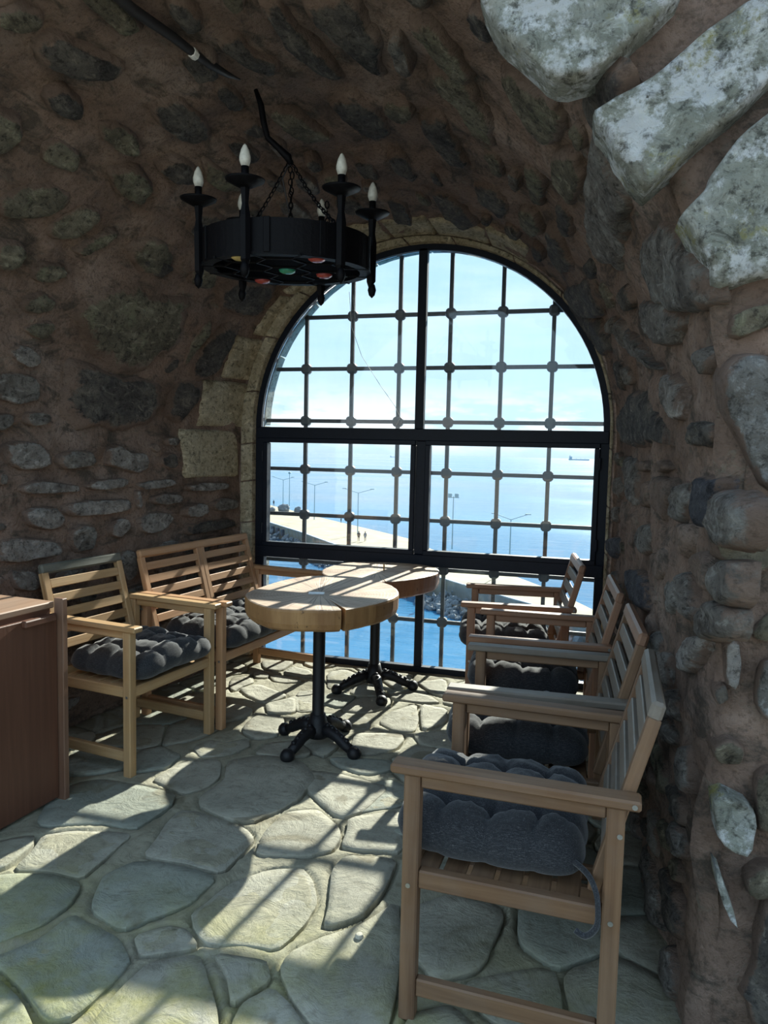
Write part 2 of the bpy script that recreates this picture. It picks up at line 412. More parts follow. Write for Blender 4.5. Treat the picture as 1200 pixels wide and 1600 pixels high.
def vault_piece(name, a0, a1, na, ny=110):
    bm = bmesh.new(); rows = []
    for j in range(ny + 1):
        y = Y0 + (Y1 - Y0) * j / ny; row = []
        for i in range(na + 1):
            a = a0(y) + (a1(y) - a0(y)) * i / na
            p, n = vault(y, a)
            edge = min(1.0, j / 5.0, (ny - j) / 4.0)
            row.append(bm.verts.new(p + n * (rough(p) * (0.3 + 0.7 * edge) - 0.004 - 0.045 * max(0.0, 1 - j / 4.0) ** 2)))
        rows.append(row)
    for r, q in zip(rows, rows[1:]):
        for i in range(na): bm.faces.new((r[i], r[i + 1], q[i + 1], q[i]))
    return struct(obj(name, bm, 'mortar', smooth=True))

wall_left = vault_piece('wall_left', lambda y: -prof(y)[2], lambda y: 0.0, 60)
ceiling = vault_piece('ceiling', lambda y: 0.0, lambda y: pi * RM, 170)
wall_right = vault_piece('wall_right', lambda y: pi * RM, lambda y: pi * RM + prof(y)[2], 60)

# entrance face around the arch, turned to the open side
def arch_profile(cx, R, zs, n=64, nz=12):
    pts = [(cx - R, zs * k / nz) for k in range(nz)]
    pts += [(cx - R * cos(pi * k / n), zs + R * sin(pi * k / n)) for k in range(n + 1)]
    return pts + [(cx + R, zs * (1 - (k + 1) / nz)) for k in range(nz)]

def face_sheet(inner, y, box, n=14, amp=1.0, flip=False):
    """sheet in the plane y with an arched hole; from the hole out to a rectangle"""
    x0, x1, z1 = box; bm = bmesh.new(); rings = []
    inner = [(x + .03 * noise.noise(Vector((x * 5, z * 5, 1))), z + (.03 * noise.noise(Vector((x * 5, z * 5, 7))) if z > .05 else 0)) for x, z in inner]
    cx = sum(p[0] for p in inner) / len(inner)
    outer = []
    for x, z in inner:
        dx, dz = x - cx, max(0.0, z - 0.9) if z > 1.4 else 0.0
        if dz == 0: outer.append((x0 if dx < 0 else x1, z * z1 / 3.4)); continue
        k = min([(x1 - x) / dx if dx > 1e-6 else 99, (x0 - x) / dx if dx < -1e-6 else 99, (z1 - z) / dz])
        outer.append((x + dx * k, z + dz * k))
    for j in range(n + 1):
        t = (j / n) ** 1.6; row = []
        for (x, z), (X, Z) in zip(inner, outer):
            p = Vector((x + (X - x) * t, y, z + (Z - z) * t))
            p.y += amp * (rough(p) * min(1, 0.3 + j / 3)) + (0.0 if amp == 0 else 0.03 * max(0.0, 1 - j / 3.0) ** 2)
            row.append(bm.verts.new(p))
        rings.append(row)
    for r, q in zip(rings, rings[1:]):
        for i in range(len(inner) - 1): bm.faces.new((r[i], r[i + 1], q[i + 1], q[i]) if not flip else (r[i], q[i], q[i + 1], r[i + 1]))
    return bm
_cx, _R, _zs = prof(Y0)
wall_front = struct(obj('wall_front', face_sheet(arch_profile(_cx, _R, _zs), Y0, (-4.4, 2.4, 4.3), 30), 'mortar', smooth=True))

# window wall: ring round the opening, outer face of the fort below and around it
WX, WR, WZ = -1.03, 1.135, 1.56
def open_profile(R, n=64, z0=0.0, nz=12):
    return [(WX - R, z0 + (WZ - z0) * k / nz) for k in range(nz)] + [(WX - R * cos(pi * k / n), WZ + R * sin(pi * k / n)) for k in range(n + 1)] + \
           [(WX + R, z0 + (WZ - z0) * (1 - (k + 1) / nz)) for k in range(nz)]
def ribbon(bm, A, ya, B, yb):
    va = [bm.verts.new((x, ya, z)) for x, z in A]; vb = [bm.verts.new((x, yb, z)) for x, z in B]
    for i in range(len(A) - 1): bm.faces.new((va[i], va[i + 1], vb[i + 1], vb[i]))
bm = bmesh.new()
c4, R4, z4 = prof(Y1)
ribbon(bm, arch_profile(c4, R4 + 0.05, z4), 4.425, open_profile(WR), 4.430)
ribbon(bm, open_profile(WR), 4.430, open_profile(WR + .004), 4.56)
ribbon(bm, open_profile(WR + .05), 4.72, [(WX + (x - WX) * 3.2, (z - 1.2) * 2.1 + 1.2 if z > 0.01 else 0.0) for x, z in open_profile(WR)], 4.72)
ribbon(bm, [(-4.7, -.13), (2.7, -.13)], 4.72, [(-4.7, -16.4), (2.7, -16.4)], 5.4)
ribbon(bm, [(-4.7, -0.12), (2.7, -0.12)], 4.50, [(-4.7, -0.14), (2.7, -0.13)], 4.72)
wall_end = struct(obj('wall_end', bm, 'mortar'))

# ------------------------------------------------------------------ stones of the walls and the vault
def chaikin(p, k=1):
    for _ in range(k):
        q = []
        for i in range(len(p)):
            a, b = p[i], p[(i + 1) % len(p)]
            q += [(a[0] * .86 + b[0] * .14, a[1] * .86 + b[1] * .14), (a[0] * .14 + b[0] * .86, a[1] * .14 + b[1] * .86)]
        p = q
    return p

def resample(p, n):
    L = [0.0]
    for i in range(len(p)):
        a, b = p[i], p[(i + 1) % len(p)]; L.append(L[-1] + hypot(a[0] - b[0], a[1] - b[1]))
    out = []; j = 0
    for k in range(n):
        d = L[-1] * k / n
        while L[j + 1] < d: j += 1
        f = (d - L[j]) / max(1e-9, L[j + 1] - L[j]); a, b = p[j], p[(j + 1) % len(p)]
        out.append((a[0] + (b[0] - a[0]) * f, a[1] + (b[1] - a[1]) * f))
    return out

def turb(q, s):
    """broken-rock relief, -1..1"""
    r = 0.0; a = 0.55; k = s
    for _ in range(4): r += a * (1 - 2.2 * abs(noise.noise(q * k))); a *= 0.5; k *= 2.1
    return r

def stone_mesh(poly, surf, h, seed, soft=1, jag=0.10, amp=1.0, flat=False, depth=0.03, fine=1.0, gentle=False, rimk=1.0, blocky=False):
    """a stone bedded in a surface: outline in surface coordinates, standing h proud with a broken face"""
    per = sum(hypot(poly[i][0] - poly[i - 1][0], poly[i][1] - poly[i - 1][1]) for i in range(len(poly)))
    n = max(14, min(44, int(per / (0.026 * fine))))
    p = resample(chaikin(poly, soft), n)
    cx = sum(q[0] for q in p) / n; cy = sum(q[1] for q in p) / n
    size = per / 6.3
    if flat: levels = [(1.0, -depth), (0.997, 0.5 * h), (0.984, h), (0.75, h), (0.45, h), (0.2, h)]
    else:
        levels = [(1.05, -depth), (1.0, 0.05 * h), (0.955, 0.62 * h), (0.90, 0.90 * h), (0.78, 1.0 * h), (0.64, 1.0 * h), (0.50, 1.0 * h), (0.34, 1.0 * h), (0.18, 1.0 * h)]
        if gentle: levels = [(1.06, -depth), (1.0, -0.002), (0.93, 0.38 * h), (0.84, 0.72 * h), (0.72, 0.93 * h), (0.58, 1.0 * h), (0.42, 1.0 * h), (0.25, 1.0 * h)]
        if blocky: levels = [(1.0, -depth), (0.998, 0.45 * h), (0.975, 0.90 * h), (0.93, h), (0.86, h), (0.76, h), (0.64, h), (0.50, h), (0.35, h), (0.18, h)]
        if per < 0.5: levels = levels[:4] + levels[4::2]
    bm = bmesh.new(); rings = []; rim = []
    for f, z in levels:
        row = []
        for k, (x, y) in enumerate(p):
            j = 1 + (jag * noise.noise(Vector((x * 7 + seed, y * 7, 0.3))) + jag * 0.6 * noise.noise(Vector((x * 21 + seed, y * 21, 1.3)))) * min(1, f)
            u, v = cx + (x - cx) * f * j, cy + (y - cy) * f * j
            q, nn = surf(u, v)
            d = z
            if z > 0: d += amp * (0.55 * h * turb(q + Vector((seed, 0, 0)), 0.7 / max(size, .07)) * min(1, z / h + .2) + 0.004 * noise.noise(q * 40))
            row.append(bm.verts.new(q + nn * d)); rim.append(max(0.0, min(1.0, (f - 0.45) / 0.55)) ** 1.6 * rimk)
        rings.append(row)
    q, nn = surf(cx, cy); c = bm.verts.new(q + nn * h * (1.0 + (0 if flat else .55 * amp * turb(q + Vector((seed, 0, 0)), 0.7 / max(size, .07))))); rim.append(0.0)
    for r, s in zip(rings, rings[1:]):
        for k in range(n): bm.faces.new((r[k], r[(k + 1) % n], s[(k + 1) % n], s[k]))
    for k in range(n): bm.faces.new((rings[-1][k], rings[-1][(k + 1) % n], c))
    bmesh.ops.recalc_face_normals(bm, faces=bm.faces)
    lay = bm.verts.layers.float.new('rim')
    for v, x in zip(bm.verts, rim): v[lay] = x
    return bm

def front(x, z): return Vector((x, Y0, z)), Vector((0, -1, 0))
HGT = {'g': .026, 'd': .024, 'b': .022, 'k': .022, 'l': .024, 's': .03, 'o': .014, 'w': .045, 'm': .02}
def parse(s): return [tuple(int(k) / 1000 for k in q.split(',')) for q in s.split()]
used = []
def note(poly, kind): used.append((kind, min(p[0] for p in poly), max(p[0] for p in poly), min(p[1] for p in poly), max(p[1] for p in poly)))
def host(kind, poly):
    if kind == 'F': return wall_front
    a = sum(p[1] for p in poly) / len(poly)
    return wall_left if a < 0 else wall_right if a > pi * RM else ceiling

def place_stone(cls, kind, poly, seed):
    ash = cls in 'op'
    big = max(abs(p[0] - q[0]) + abs(p[1] - q[1]) for p in poly for q in poly)
    h = HGT.get(cls, .025) * (1.0 if kind == 'V' else 1.3)
    right = kind == 'V' and not ash and sum(p[1] for p in poly) / len(poly) > pi * RM * 0.8
    if right: h *= 0.85
    if big > 0.9 and not ash: h *= 1.2
    bm = stone_mesh(poly, vault if kind == 'V' else front, h, seed, 1 if cls not in 'opw' else 0, (0.20 if right or cls in 'kd' else 0.06 if cls == 'w' else 0.13) if not ash else 0.012, (1.5 if right else 1.0 if cls != 'w' else 0.5) if not ash else 0.35, depth=0.03 if kind == 'V' else 0.05, gentle=right or cls in 'kd' and kind == 'V', rimk=0.80 if right else 1.18 if cls in 'kd' and kind == 'V' else 1.0, blocky=cls == 'w')
    obj('stone', bm, cls, host(kind, poly), smooth=True)
    note(poly, kind)
STONES = """
k V 2869,589 2912,677 3034,754 3254,788 3563,774 3673,686 3608,475 3511,447 3426,332 3234,323 3149,364 3032,405 2933,496
d V 2922,216 2960,307 3071,329 3261,290 3584,299 3617,208 3580,68 3414,16 3184,19 2994,34 2942,116
d V 3681,274 3811,316 3948,274 3943,188 3811,44 3646,76 3661,147
d V 3812,349 3863,562 3987,712 4098,715 4133,584 4055,353 3911,315
k V 3702,389 3717,489 3781,672 3836,701 3868,616 3800,466 3742,376
d V 3570,345 3636,438 3669,442 3679,387 3621,325
d V 3730,918 3860,999 4201,1068 4256,967 4240,828 4018,777 3819,789
l V 2572,353 2604,385 2686,383 2760,344 2762,302 2710,280 2607,317
g V 2578,259 2656,271 2744,248 2781,197 2772,143 2661,128 2541,142 2530,239
g V 2557,87 2650,88 2658,43 2597,10 2558,21
l V 2602,-60 2677,-27 2777,-36 2850,-94 2850,-138 2789,-165 2702,-171 2621,-131
g V 2904,-116 2977,-85 3094,-92 3138,-155 3076,-177 2927,-174
l V 3192,-83 3276,-58 3353,-110 3496,-124 3516,-213 3412,-235 3294,-192 3201,-165
d V 3604,-166 3671,-124 3752,-136 3752,-213 3694,-230 3626,-205
g V 3649,-55 3717,-34 3769,-59 3741,-92 3671,-86
m V 3517,-95 3571,-68 3622,-100 3582,-128
l V 2673,-241 2759,-212 2942,-246 3041,-261 3032,-293 2847,-284 2700,-271
l V 3054,-275 3093,-245 3294,-243 3372,-261 3352,-295 3163,-299
l V 3412,-286 3538,-274 3717,-281 3752,-315 3625,-330 3453,-323
l V 3849,-339 3963,-324 4238,-347 4267,-385 4097,-386 3887,-370
l V 2941,-342 3091,-339 3351,-359 3371,-419 3254,-426 3039,-419 2953,-395
l V 3412,-322 3436,-324 3452,-421 3421,-425
l V 3537,-378 3625,-357 3788,-381 3800,-422 3671,-431 3559,-408
l V 3813,-463 3938,-444 4043,-464 4049,-523 3938,-534 3825,-512
g V 4070,-459 4181,-437 4358,-467 4359,-526 4182,-526 4084,-502
l V 2685,-350 2771,-338 2877,-354 2927,-412 2915,-455 2799,-451 2712,-408
g V 2955,-474 3021,-450 3116,-473 3133,-527 3088,-594 3003,-589 2954,-539
l V 3212,-497 3273,-456 3350,-466 3370,-519 3291,-565 3224,-541
l V 3421,-483 3494,-448 3670,-469 3729,-515 3647,-566 3515,-582 3431,-543
l V 2547,-461 2669,-462 2874,-507 2918,-559 2905,-582 2752,-574 2666,-583 2546,-543
d V 3788,-571 4017,-569 4329,-593 4406,-648 4126,-644 3862,-638 3793,-619
g V 2610,-608 2722,-618 2780,-673 2749,-729 2636,-692
g V 3300,-638 3389,-639 3419,-776 3328,-816 3289,-736
g V 2567,-162 2613,-177 2605,-223 2566,-220
k V 2625,451 2705,498 2787,511 2815,479 2763,410 2688,424
k V 2586,525 2602,586 2678,632 2774,596 2771,552 2670,516
k V 2587,677 2619,746 2725,761 2776,723 2703,668 2627,651
d V 3055,900 3193,962 3330,923 3291,845 3215,840
o V 3812,3 4377,-15 4393,-316 3837,-285
o V 3961,319 4460,327 4476,7 3975,26
o V 4150,645 4480,661 4466,354 4138,350
o V 4304,688 4341,997 4519,1066 4509,694
o V 4336,1042 4355,1154 4489,1208 4508,1094
k V 2288,916 2348,996 2442,1052 2566,1060 2575,984 2481,888 2328,849
k V 2543,865 2567,950 2637,1058 2760,1043 2764,992 2692,868 2607,841
k V 2726,816 2760,875 2840,970 2886,987 2868,910 2781,816
k V 2371,769 2473,799 2540,762 2531,689 2428,651
k V 3015,906 3025,1021 3157,1052 3308,943 3295,840 3106,843
d V 2792,1328 2828,1420 2966,1421 3023,1361 2930,1303
k V 2295,1178 2336,1233 2478,1216 2518,1136 2419,1119 2339,1125
d V 2161,1343 2191,1399 2309,1386 2353,1328 2287,1301 2206,1311
k V 2390,1355 2456,1403 2610,1396 2702,1334 2599,1288 2455,1308
d V 2016,1452 2018,1538 2160,1573 2284,1601 2310,1541 2218,1457 2097,1423
k V 1846,1480 1869,1550 1956,1560 1984,1521 1949,1470 1883,1440
d V 2468,1540 2535,1632 2694,1640 2834,1580 2770,1497 2591,1490
d V 2362,1748 2314,1827 2412,1865 2513,1819 2517,1725
d V 2343,1881 2314,1989 2446,1990 2524,2048 2596,2002 2498,1915
d V 2163,2119 2171,2186 2389,2199 2627,2248 2673,2182 2455,2103
d V 2173,2226 2149,2434 2364,2471 2623,2394 2459,2307
k V 2770,1851 2845,1953 3024,1989 3128,2035 3145,1907 2958,1843
d V 2835,1610 2928,1678 3113,1669 3093,1580
k V 2879,1484 3044,1507 3265,1472 3202,1400 3045,1400
k V 2613,1203 2707,1276 2865,1245 2892,1138 2732,1137
k V 2456,2592 2353,2693 2445,2769 2692,2836 2890,2826 2918,2720 2683,2665 2556,2592
k V 2156,2902 2181,3000 2105,3134 2260,3147 2491,3074 2487,2965 2331,2904
d V 2837,2449 2783,2593 3040,2612 3264,2649 3314,2544 3103,2467
d V 3273,2197 3226,2302 3502,2307 3589,2267 3484,2179
k V 2935,2732 2959,2818 3160,2810 3169,2744
g V 2089,3254 2055,3313 2124,3447 2358,3466 2755,3514 2967,3375 2829,3277 2437,3254
g V 2260,3536 1969,3567 1730,3723 1726,3802 1979,3799 2335,3690 2376,3594
d V 3398,3004 3365,3128 3590,3223 3980,3151 3912,3025
k V 3445,2848 3289,2972 3549,2997 3793,2919 3722,2841
d V 3700,2307 3688,2434 4030,2539 4282,2410 4070,2292
d V 3753,2042 3853,2121 4248,2083 4164,1964
d V 4351,3122 3516,3323 3450,3496 3842,3486 4722,3260
k V 2220,2574 2141,2665 2243,2747 2397,2800 2481,2727 2380,2654
k V 2771,2350 2760,2456 2859,2457 2970,2373 2878,2318
d V 3423,2589 3334,2721 3505,2805 3774,2736 3649,2603
k V 2571,3072 2340,3189 2468,3240 2798,3201 2813,3097
d V 4213,4005 3309,3898 2806,3946 2487,4065 2480,4105 3137,4138 3724,4162 4091,4093
g V 3160,3656 2966,3703 2735,3820 2414,3883 2508,3889 2806,3829 3091,3758
g V 2643,3634 2222,3712 2036,3798 2117,3843 2460,3805 2688,3726
l V 2466,3892 2314,3909 2211,3997 2252,4037 2401,4019 2513,3964
d V 4484,3192 4163,3365 3751,3607 3846,3666 4391,3608 4639,3406
g V 1964,3875 1792,3877 1768,3911 1826,3939 1933,3908
g V 3695,4224 3261,4199 3143,4300 3178,4394 3430,4386
m V 3112,4199 2921,4179 2847,4215 3095,4242
m V 2692,4181 2507,4155 2434,4178 2582,4207
m V 2782,4234 2448,4200 2307,4254 2442,4345 2689,4334
g V 2281,4219 2117,4192 2073,4235 2177,4320 2271,4308
b V 2028,4184 1852,4153 1720,4152 1764,4225 1793,4284 1942,4286 2040,4242
g V 1753,4184 1569,4161 1469,4184 1466,4261 1590,4287 1724,4297 1780,4247
m V 3408,4433 3104,4394 3116,4540 3334,4597 3412,4522
g V 3012,4443 2722,4393 2646,4450 2785,4531 2979,4525
m V 2212,4319 1999,4283 2008,4352 2087,4396 2193,4379
m V 1975,4364 1806,4322 1709,4353 1716,4408 1827,4419 1937,4401
g V 1730,4352 1623,4303 1506,4289 1519,4368 1597,4406 1696,4403
g V 2107,4436 1990,4412 1905,4509 1925,4536 2043,4541 2091,4487
g V 2304,4504 2165,4467 2094,4530 2199,4589 2302,4571
g V 1860,4480 1695,4407 1545,4401 1549,4455 1796,4531
b V 3464,4712 2882,4599 2633,4631 2659,4708 3025,4754 3349,4757
m V 2636,4479 2415,4425 2312,4480 2463,4547 2615,4536
b V 4442,4732 3825,4619 3595,4644 3988,4774 4401,4802
w F -283,2420 -263,2466 151,2407 127,2357 65,2306 26,2270 0,2243 -54,2221 -95,2219 -139,2241 -184,2288 -236,2343
w F -26,2149 89,2209 195,2290 262,2333 351,2365 360,2212 297,2154 255,2112 207,2077 182,2052 125,2009 87,1978 73,1993 7,2095 -15,2117
w F 156,1918 206,1969 211,1996 270,2071 387,2164 409,1804 287,1776 236,1771 221,1812 185,1869
k F 273,1711 308,1727 382,1742 385,1705 324,1676 284,1660 276,1677
s F 259,1584 282,1629 320,1638 390,1620 423,1329 362,1348 320,1413 298,1455 273,1500
w F 292,655 314,671 360,657 388,623 382,593 378,537 352,537 324,549 304,576
w F 306,501 316,496 330,456 351,404 361,367 345,381 328,416 310,465
k F 371,713 410,740 451,717 451,600 398,574 386,644
d F 418,425 468,448 489,87 406,110 387,176 371,194 385,206 404,271 407,346 417,374
k F 374,468 398,498 460,514 464,451 410,428 388,419
l V 2054,4656 1912,4556 1764,4509 1808,4569 1888,4637 2023,4691
l F 301,1000 328,1022 340,959 333,894 312,905
d F 289,889 312,908 319,873 297,858
s F 372,962 431,993 443,805 378,854 370,898
k F 291,759 324,790 360,768 351,728 304,722
k F 345,1023 377,1070 424,1117 431,1006 369,1006
"""
FLAGS = """
-1800,1852 -1647,1902 -1511,1890 -1472,1787 -1482,1661 -1539,1579 -1603,1562 -1836,1795
-1841,2090 -1773,2147 -1568,2200 -1534,2186 -1535,2110 -1532,1962 -1529,1906 -1658,1914 -1776,1876 -1812,2019
-1999,1958 -1896,2058 -1857,2080 -1818,2017 -1805,1873 -1870,1829
-2007,2469 -1925,2546 -1736,2542 -1557,2522 -1518,2440 -1539,2276 -1553,2225 -1713,2219 -1880,2134 -1940,2173 -2021,2339
-1697,2806 -1586,2883 -1534,2858 -1467,2716 -1472,2612 -1529,2528 -1640,2563 -1736,2598
-1523,2874 -1387,2987 -1196,2986 -1075,2841 -1068,2631 -1101,2553 -1156,2394 -1271,2401 -1432,2452 -1459,2528 -1438,2680
-1142,2898 -1001,2906 -852,2877 -745,2857 -788,2618 -870,2534 -974,2622 -1081,2725
-1477,2414 -1399,2424 -1177,2373 -1105,2305 -1103,2226 -1112,2071 -1246,2084 -1426,2087 -1434,2143 -1471,2299
-1097,2336 -1084,2514 -968,2584 -842,2477 -809,2403 -809,2314 -883,2252 -1061,2206 -1084,2285
-1436,2036 -1370,2070 -1223,2070 -1111,2049 -1124,1903 -1195,1805 -1254,1722 -1390,1774 -1447,1857 -1479,1952
-1059,2054 -980,2149 -874,2196 -804,2130 -749,2020 -756,1906 -788,1785 -880,1781 -988,1746 -1054,1789 -1109,1861 -1085,1928
-760,2305 -576,2340 -574,2139 -605,1992 -700,1903 -720,2010 -779,2208
-1503,1541 -1448,1623 -1438,1753 -1349,1726 -1231,1698 -1143,1627 -1136,1542 -1155,1417 -1209,1375 -1340,1446 -1460,1495 -1541,1500
-1207,1719 -1136,1794 -1076,1795 -994,1734 -1104,1668 -1138,1649
-1106,1634 -987,1708 -935,1662 -850,1559 -755,1406 -1101,1298 -1116,1514
-953,1722 -794,1742 -754,1677 -793,1607 -813,1562 -872,1652
-788,1514 -793,1584 -743,1657 -668,1614 -516,1481 -751,1407
-753,1720 -761,1783 -694,1878 -596,1963 -520,2125 -453,1912 -414,1683 -415,1512 -499,1486 -674,1631
-838,2554 -649,2681 -559,2383 -759,2333 -798,2352 -810,2459
-1500,1460 -1445,1473 -1330,1428 -1125,1291 -1315,1232
-380,1667 -277,1740 -143,1597 -381,1523
-479,2087 -363,2207 -189,2181 -219,1889 -338,1791 -448,1913
-915,2781 -782,2932 -648,2871 -657,2711 -833,2587
-2069,3951 -1997,4028 -1931,3977 -1895,3918 -1927,3813 -1933,3721 -1998,3787
-1937,3786 -1865,3905 -1707,3824 -1610,3772 -1644,3655 -1698,3615 -1820,3675
-1602,3753 -1578,3783 -1493,3879 -1381,3591 -1454,3537 -1552,3688
-1991,4082 -1983,4150 -1877,4097 -1861,4027 -1928,4003
-1647,3422 -1549,3475 -1481,3427 -1441,3337 -1424,3197 -1500,3132 -1613,3194 -1645,3283
-1867,4075 -1823,4117 -1622,4052 -1716,3982 -1792,3979
-1564,3767 -1478,3840 -1508,3918 -1583,3846
-1677,3603 -1564,3767 -1456,3526 -1600,3467
-1744,2951 -1726,3061 -1616,3054 -1547,3138 -1498,3065 -1523,2970 -1589,2892 -1656,2862
-2058,4360 -1934,4406 -1836,4413 -1839,4190 -1933,4182 -1994,4241
-1809,4309 -1657,4256 -1597,4123 -1703,4135 -1819,4144
-1561,4277 -1483,4384 -1294,4261 -1273,4160 -1359,3992 -1444,3961
-1233,4397 -1048,4426 -986,4264 -1014,4116 -1062,4099 -1184,4228
-986,4264 -810,4400 -718,4030 -830,4084 -932,4214
-1002,3697 -882,3911 -813,3656 -791,3489 -890,3455 -1004,3538
-1078,3366 -851,3444 -814,3365 -829,3230 -950,3127 -1048,3197
-857,3890 -696,3861 -666,3656 -759,3500 -808,3658
"""
for i, ln in enumerate(STONES.strip().splitlines()):
    cls, kind, rest = ln.split(None, 2)
    place_stone(cls, kind, parse(rest), i * 1.37)
rnd = random.Random(11)
# squared ashlar voussoirs continue round the window end of the vault
a = 0.0
_top = max(u[4] for u, l in zip(used, STONES.strip().splitlines()) if l[0] == 'o')
a = _top + 0.012
while a < pi * RM * 0.66:
    L = rnd.uniform(0.27, 0.38)
    poly = [(4.41, a), (4.41, a + L), (4.41 - rnd.uniform(.24, .33), a + L), (4.41 - rnd.uniform(.24, .33), a)]
    place_stone('o', 'V', poly, a * 3); a += L + 0.012

def free(kind, x0, x1, y0, y1, m=0.012):
    return not any(k == kind and x0 < b + m and x1 > a - m and y0 < d + m and y1 > c - m for k, a, b, c, d in used)

def fill(kind, xr, yr, tries, most, classes, wr, hr):
    n = 0
    for _ in range(tries):
        if n >= most: break
        f = 1.0 if _ < tries * 0.4 else 0.62
        wv, hv = rnd.uniform(*wr) * f, rnd.uniform(*hr) * f
        x, y = rnd.uniform(*xr), rnd.uniform(*yr)
        if not free(kind, x - wv / 2, x + wv / 2, y - hv / 2, y + hv / 2): continue
        k = rnd.choice((6, 7, 8, 9)); ph = rnd.uniform(0, 6)
        poly = []
        for j in range(k):
            t = 2 * pi * j / k + ph * 0.1; e = 0.8
            cxx, sxx = cos(t), sin(t)
            r = 1 + rnd.uniform(-.22, .16)
            poly.append((x + wv / 2 * r * math.copysign(abs(cxx) ** e, cxx), y + hv / 2 * r * math.copysign(abs(sxx) ** e, sxx)))
        place_stone(rnd.choice(classes), kind, poly, rnd.uniform(0, 99)); n += 1
fill('V', (1.86, 4.30), (-1.36, -0.04), 1500, 120, 'lggmd', (.12, .34), (.06, .15))
fill('V', (1.86, 4.05), (0.0, pi * RM), 2600, 170, 'dkdkg', (.16, .50), (.08, .20))
fill('V', (1.86, 4.05), (pi * RM + .04, pi * RM + 1.38), 1500, 110, 'gmgdk', (.10, .32), (.07, .18))
fill('F', (0.34, 1.3), (0.05, 3.3), 700, 60, 'gkwl', (.12, .34), (.09, .2))
fill('F', (-3.9, -2.65), (0.05, 3.3), 500, 45, 'gkwl', (.14, .4), (.1, .24))

# voussoirs of the window ring (inside) and of the outer reveal
def block(pts, y0, y1, mat):
    bm = prism_bm(pts, y0, y1)
    bmesh.ops.bevel(bm, geom=bm.edges[:], offset=0.004, segments=1, affect='EDGES', profile=0.5)
    obj('stone', bm, mat, wall_end)
def between(t, R, c, z):
    """point on a jamb-and-arch line; t < 0 left jamb, 0..pi arch, beyond right jamb"""
    if t < 0: return c - R, z + t
    if t > pi: return c + R, z - (t - pi)
    return c - R * cos(t), z + R * sin(t)
t = -WZ + 0.02
while t < pi + WZ - 0.05:
    L = rnd.uniform(0.24, 0.33); q = min(t + L, pi + WZ)
    ks = [t + (q - t) * k / 4 for k in range(5)]
    inn = [between(k, WR - 0.002, WX, WZ) for k in ks]
    jit = rnd.uniform(0, 0.012)
    out = [between(k, R4 - 0.004 - jit if k < pi * 0.55 else R4 - 0.012, c4, z4) for k in ks]
    block(inn + out[::-1], 4.412 - rnd.uniform(0, .008), 4.47, 'o')
    t = q + 0.008
t = -WZ + 0.02
while t < pi + WZ - 0.05:
    L = rnd.uniform(0.30, 0.42); q = min(t + L, pi + WZ)
    ks = [t + (q - t) * k / 4 for k in range(5)]
    block([between(k, WR + 0.010, WX, WZ) for k in ks] + [between(k, WR + 0.08, WX, WZ) for k in ks][::-1], 4.56, 4.725, 'p')
    t = q + 0.006
# roof slab over the vault and the back of the passage walls, seen only from outside
struct(obj('roof', box_bm(-4.4, 2.4, 1.8, 4.8, 4.28, 4.5, 0.02), 'quaywall'))

# ------------------------------------------------------------------ floor of crazy paving
def floor_pt(x, y): return Vector((x, y, 0.0)), Vector((0, 0, 1))
traced = [parse(l) for l in FLAGS.strip().splitlines()]
def shrink(p, f):
    cx = sum(q[0] for q in p) / len(p); cy = sum(q[1] for q in p) / len(p)
    return [(cx + (q[0] - cx) * f, cy + (q[1] - cy) * f) for q in p]
def inside(p, x, y):
    c = False
    for i in range(len(p)):
        (x0, y0), (x1, y1) = p[i - 1], p[i]
        if (y0 > y) != (y1 > y) and x < (x1 - x0) * (y - y0) / (y1 - y0) + x0: c = not c
    return c
floor = bpy.data.objects.new('floor', bpy.data.meshes.new('floor')); link(floor); struct(floor)
outlines = []
def flagstone(poly, seed, mat):
    bm = stone_mesh(poly, floor_pt, 0.0055 + 0.0025 * sin(seed * 5), seed, 1, 0.035, 0.25, True, 0.02, 0.8)
    outlines.append([tuple(v.co.xy) for v in list(bm.verts)[:len(bm.verts) // 6]])
    nf = 2 * (len(bm.verts) // 6)
    sharp_rim(obj('flagstone', bm, mat, floor, smooth=True), nf)
for i, p in enumerate(traced): flagstone(shrink(p, 0.985), i * 2.1, 'flag2' if i in (0, 3, 9, 12, 19, 22) else 'flag')
seeds = []
for p in traced:
    cx = sum(q[0] for q in p) / len(p); cy = sum(q[1] for q in p) / len(p)
    seeds.append((cx, cy, 0)); seeds += [(cx + (q[0] - cx) * .72, cy + (q[1] - cy) * .72, 0) for q in p]
for _ in range(4000):
    x, y = rnd.uniform(-2.75, 0.6), rnd.uniform(0.5, 4.46)
    if any(inside(p, x, y) for p in traced): continue
    if any(hypot(x - a, y - b) < (0.22 if k else 0.13) for a, b, k in seeds): continue
    seeds.append((x, y, 1))
def clip(poly, nx_, ny_, d):
    out = []
    for i in range(len(poly)):
        a, b = poly[i - 1], poly[i]; fa, fb = a[0] * nx_ + a[1] * ny_ - d, b[0] * nx_ + b[1] * ny_ - d
        if (fa <= 0) != (fb <= 0):
            k = fa / (fa - fb); out.append((a[0] + (b[0] - a[0]) * k, a[1] + (b[1] - a[1]) * k))
        if fb <= 0: out.append(b)
    return out
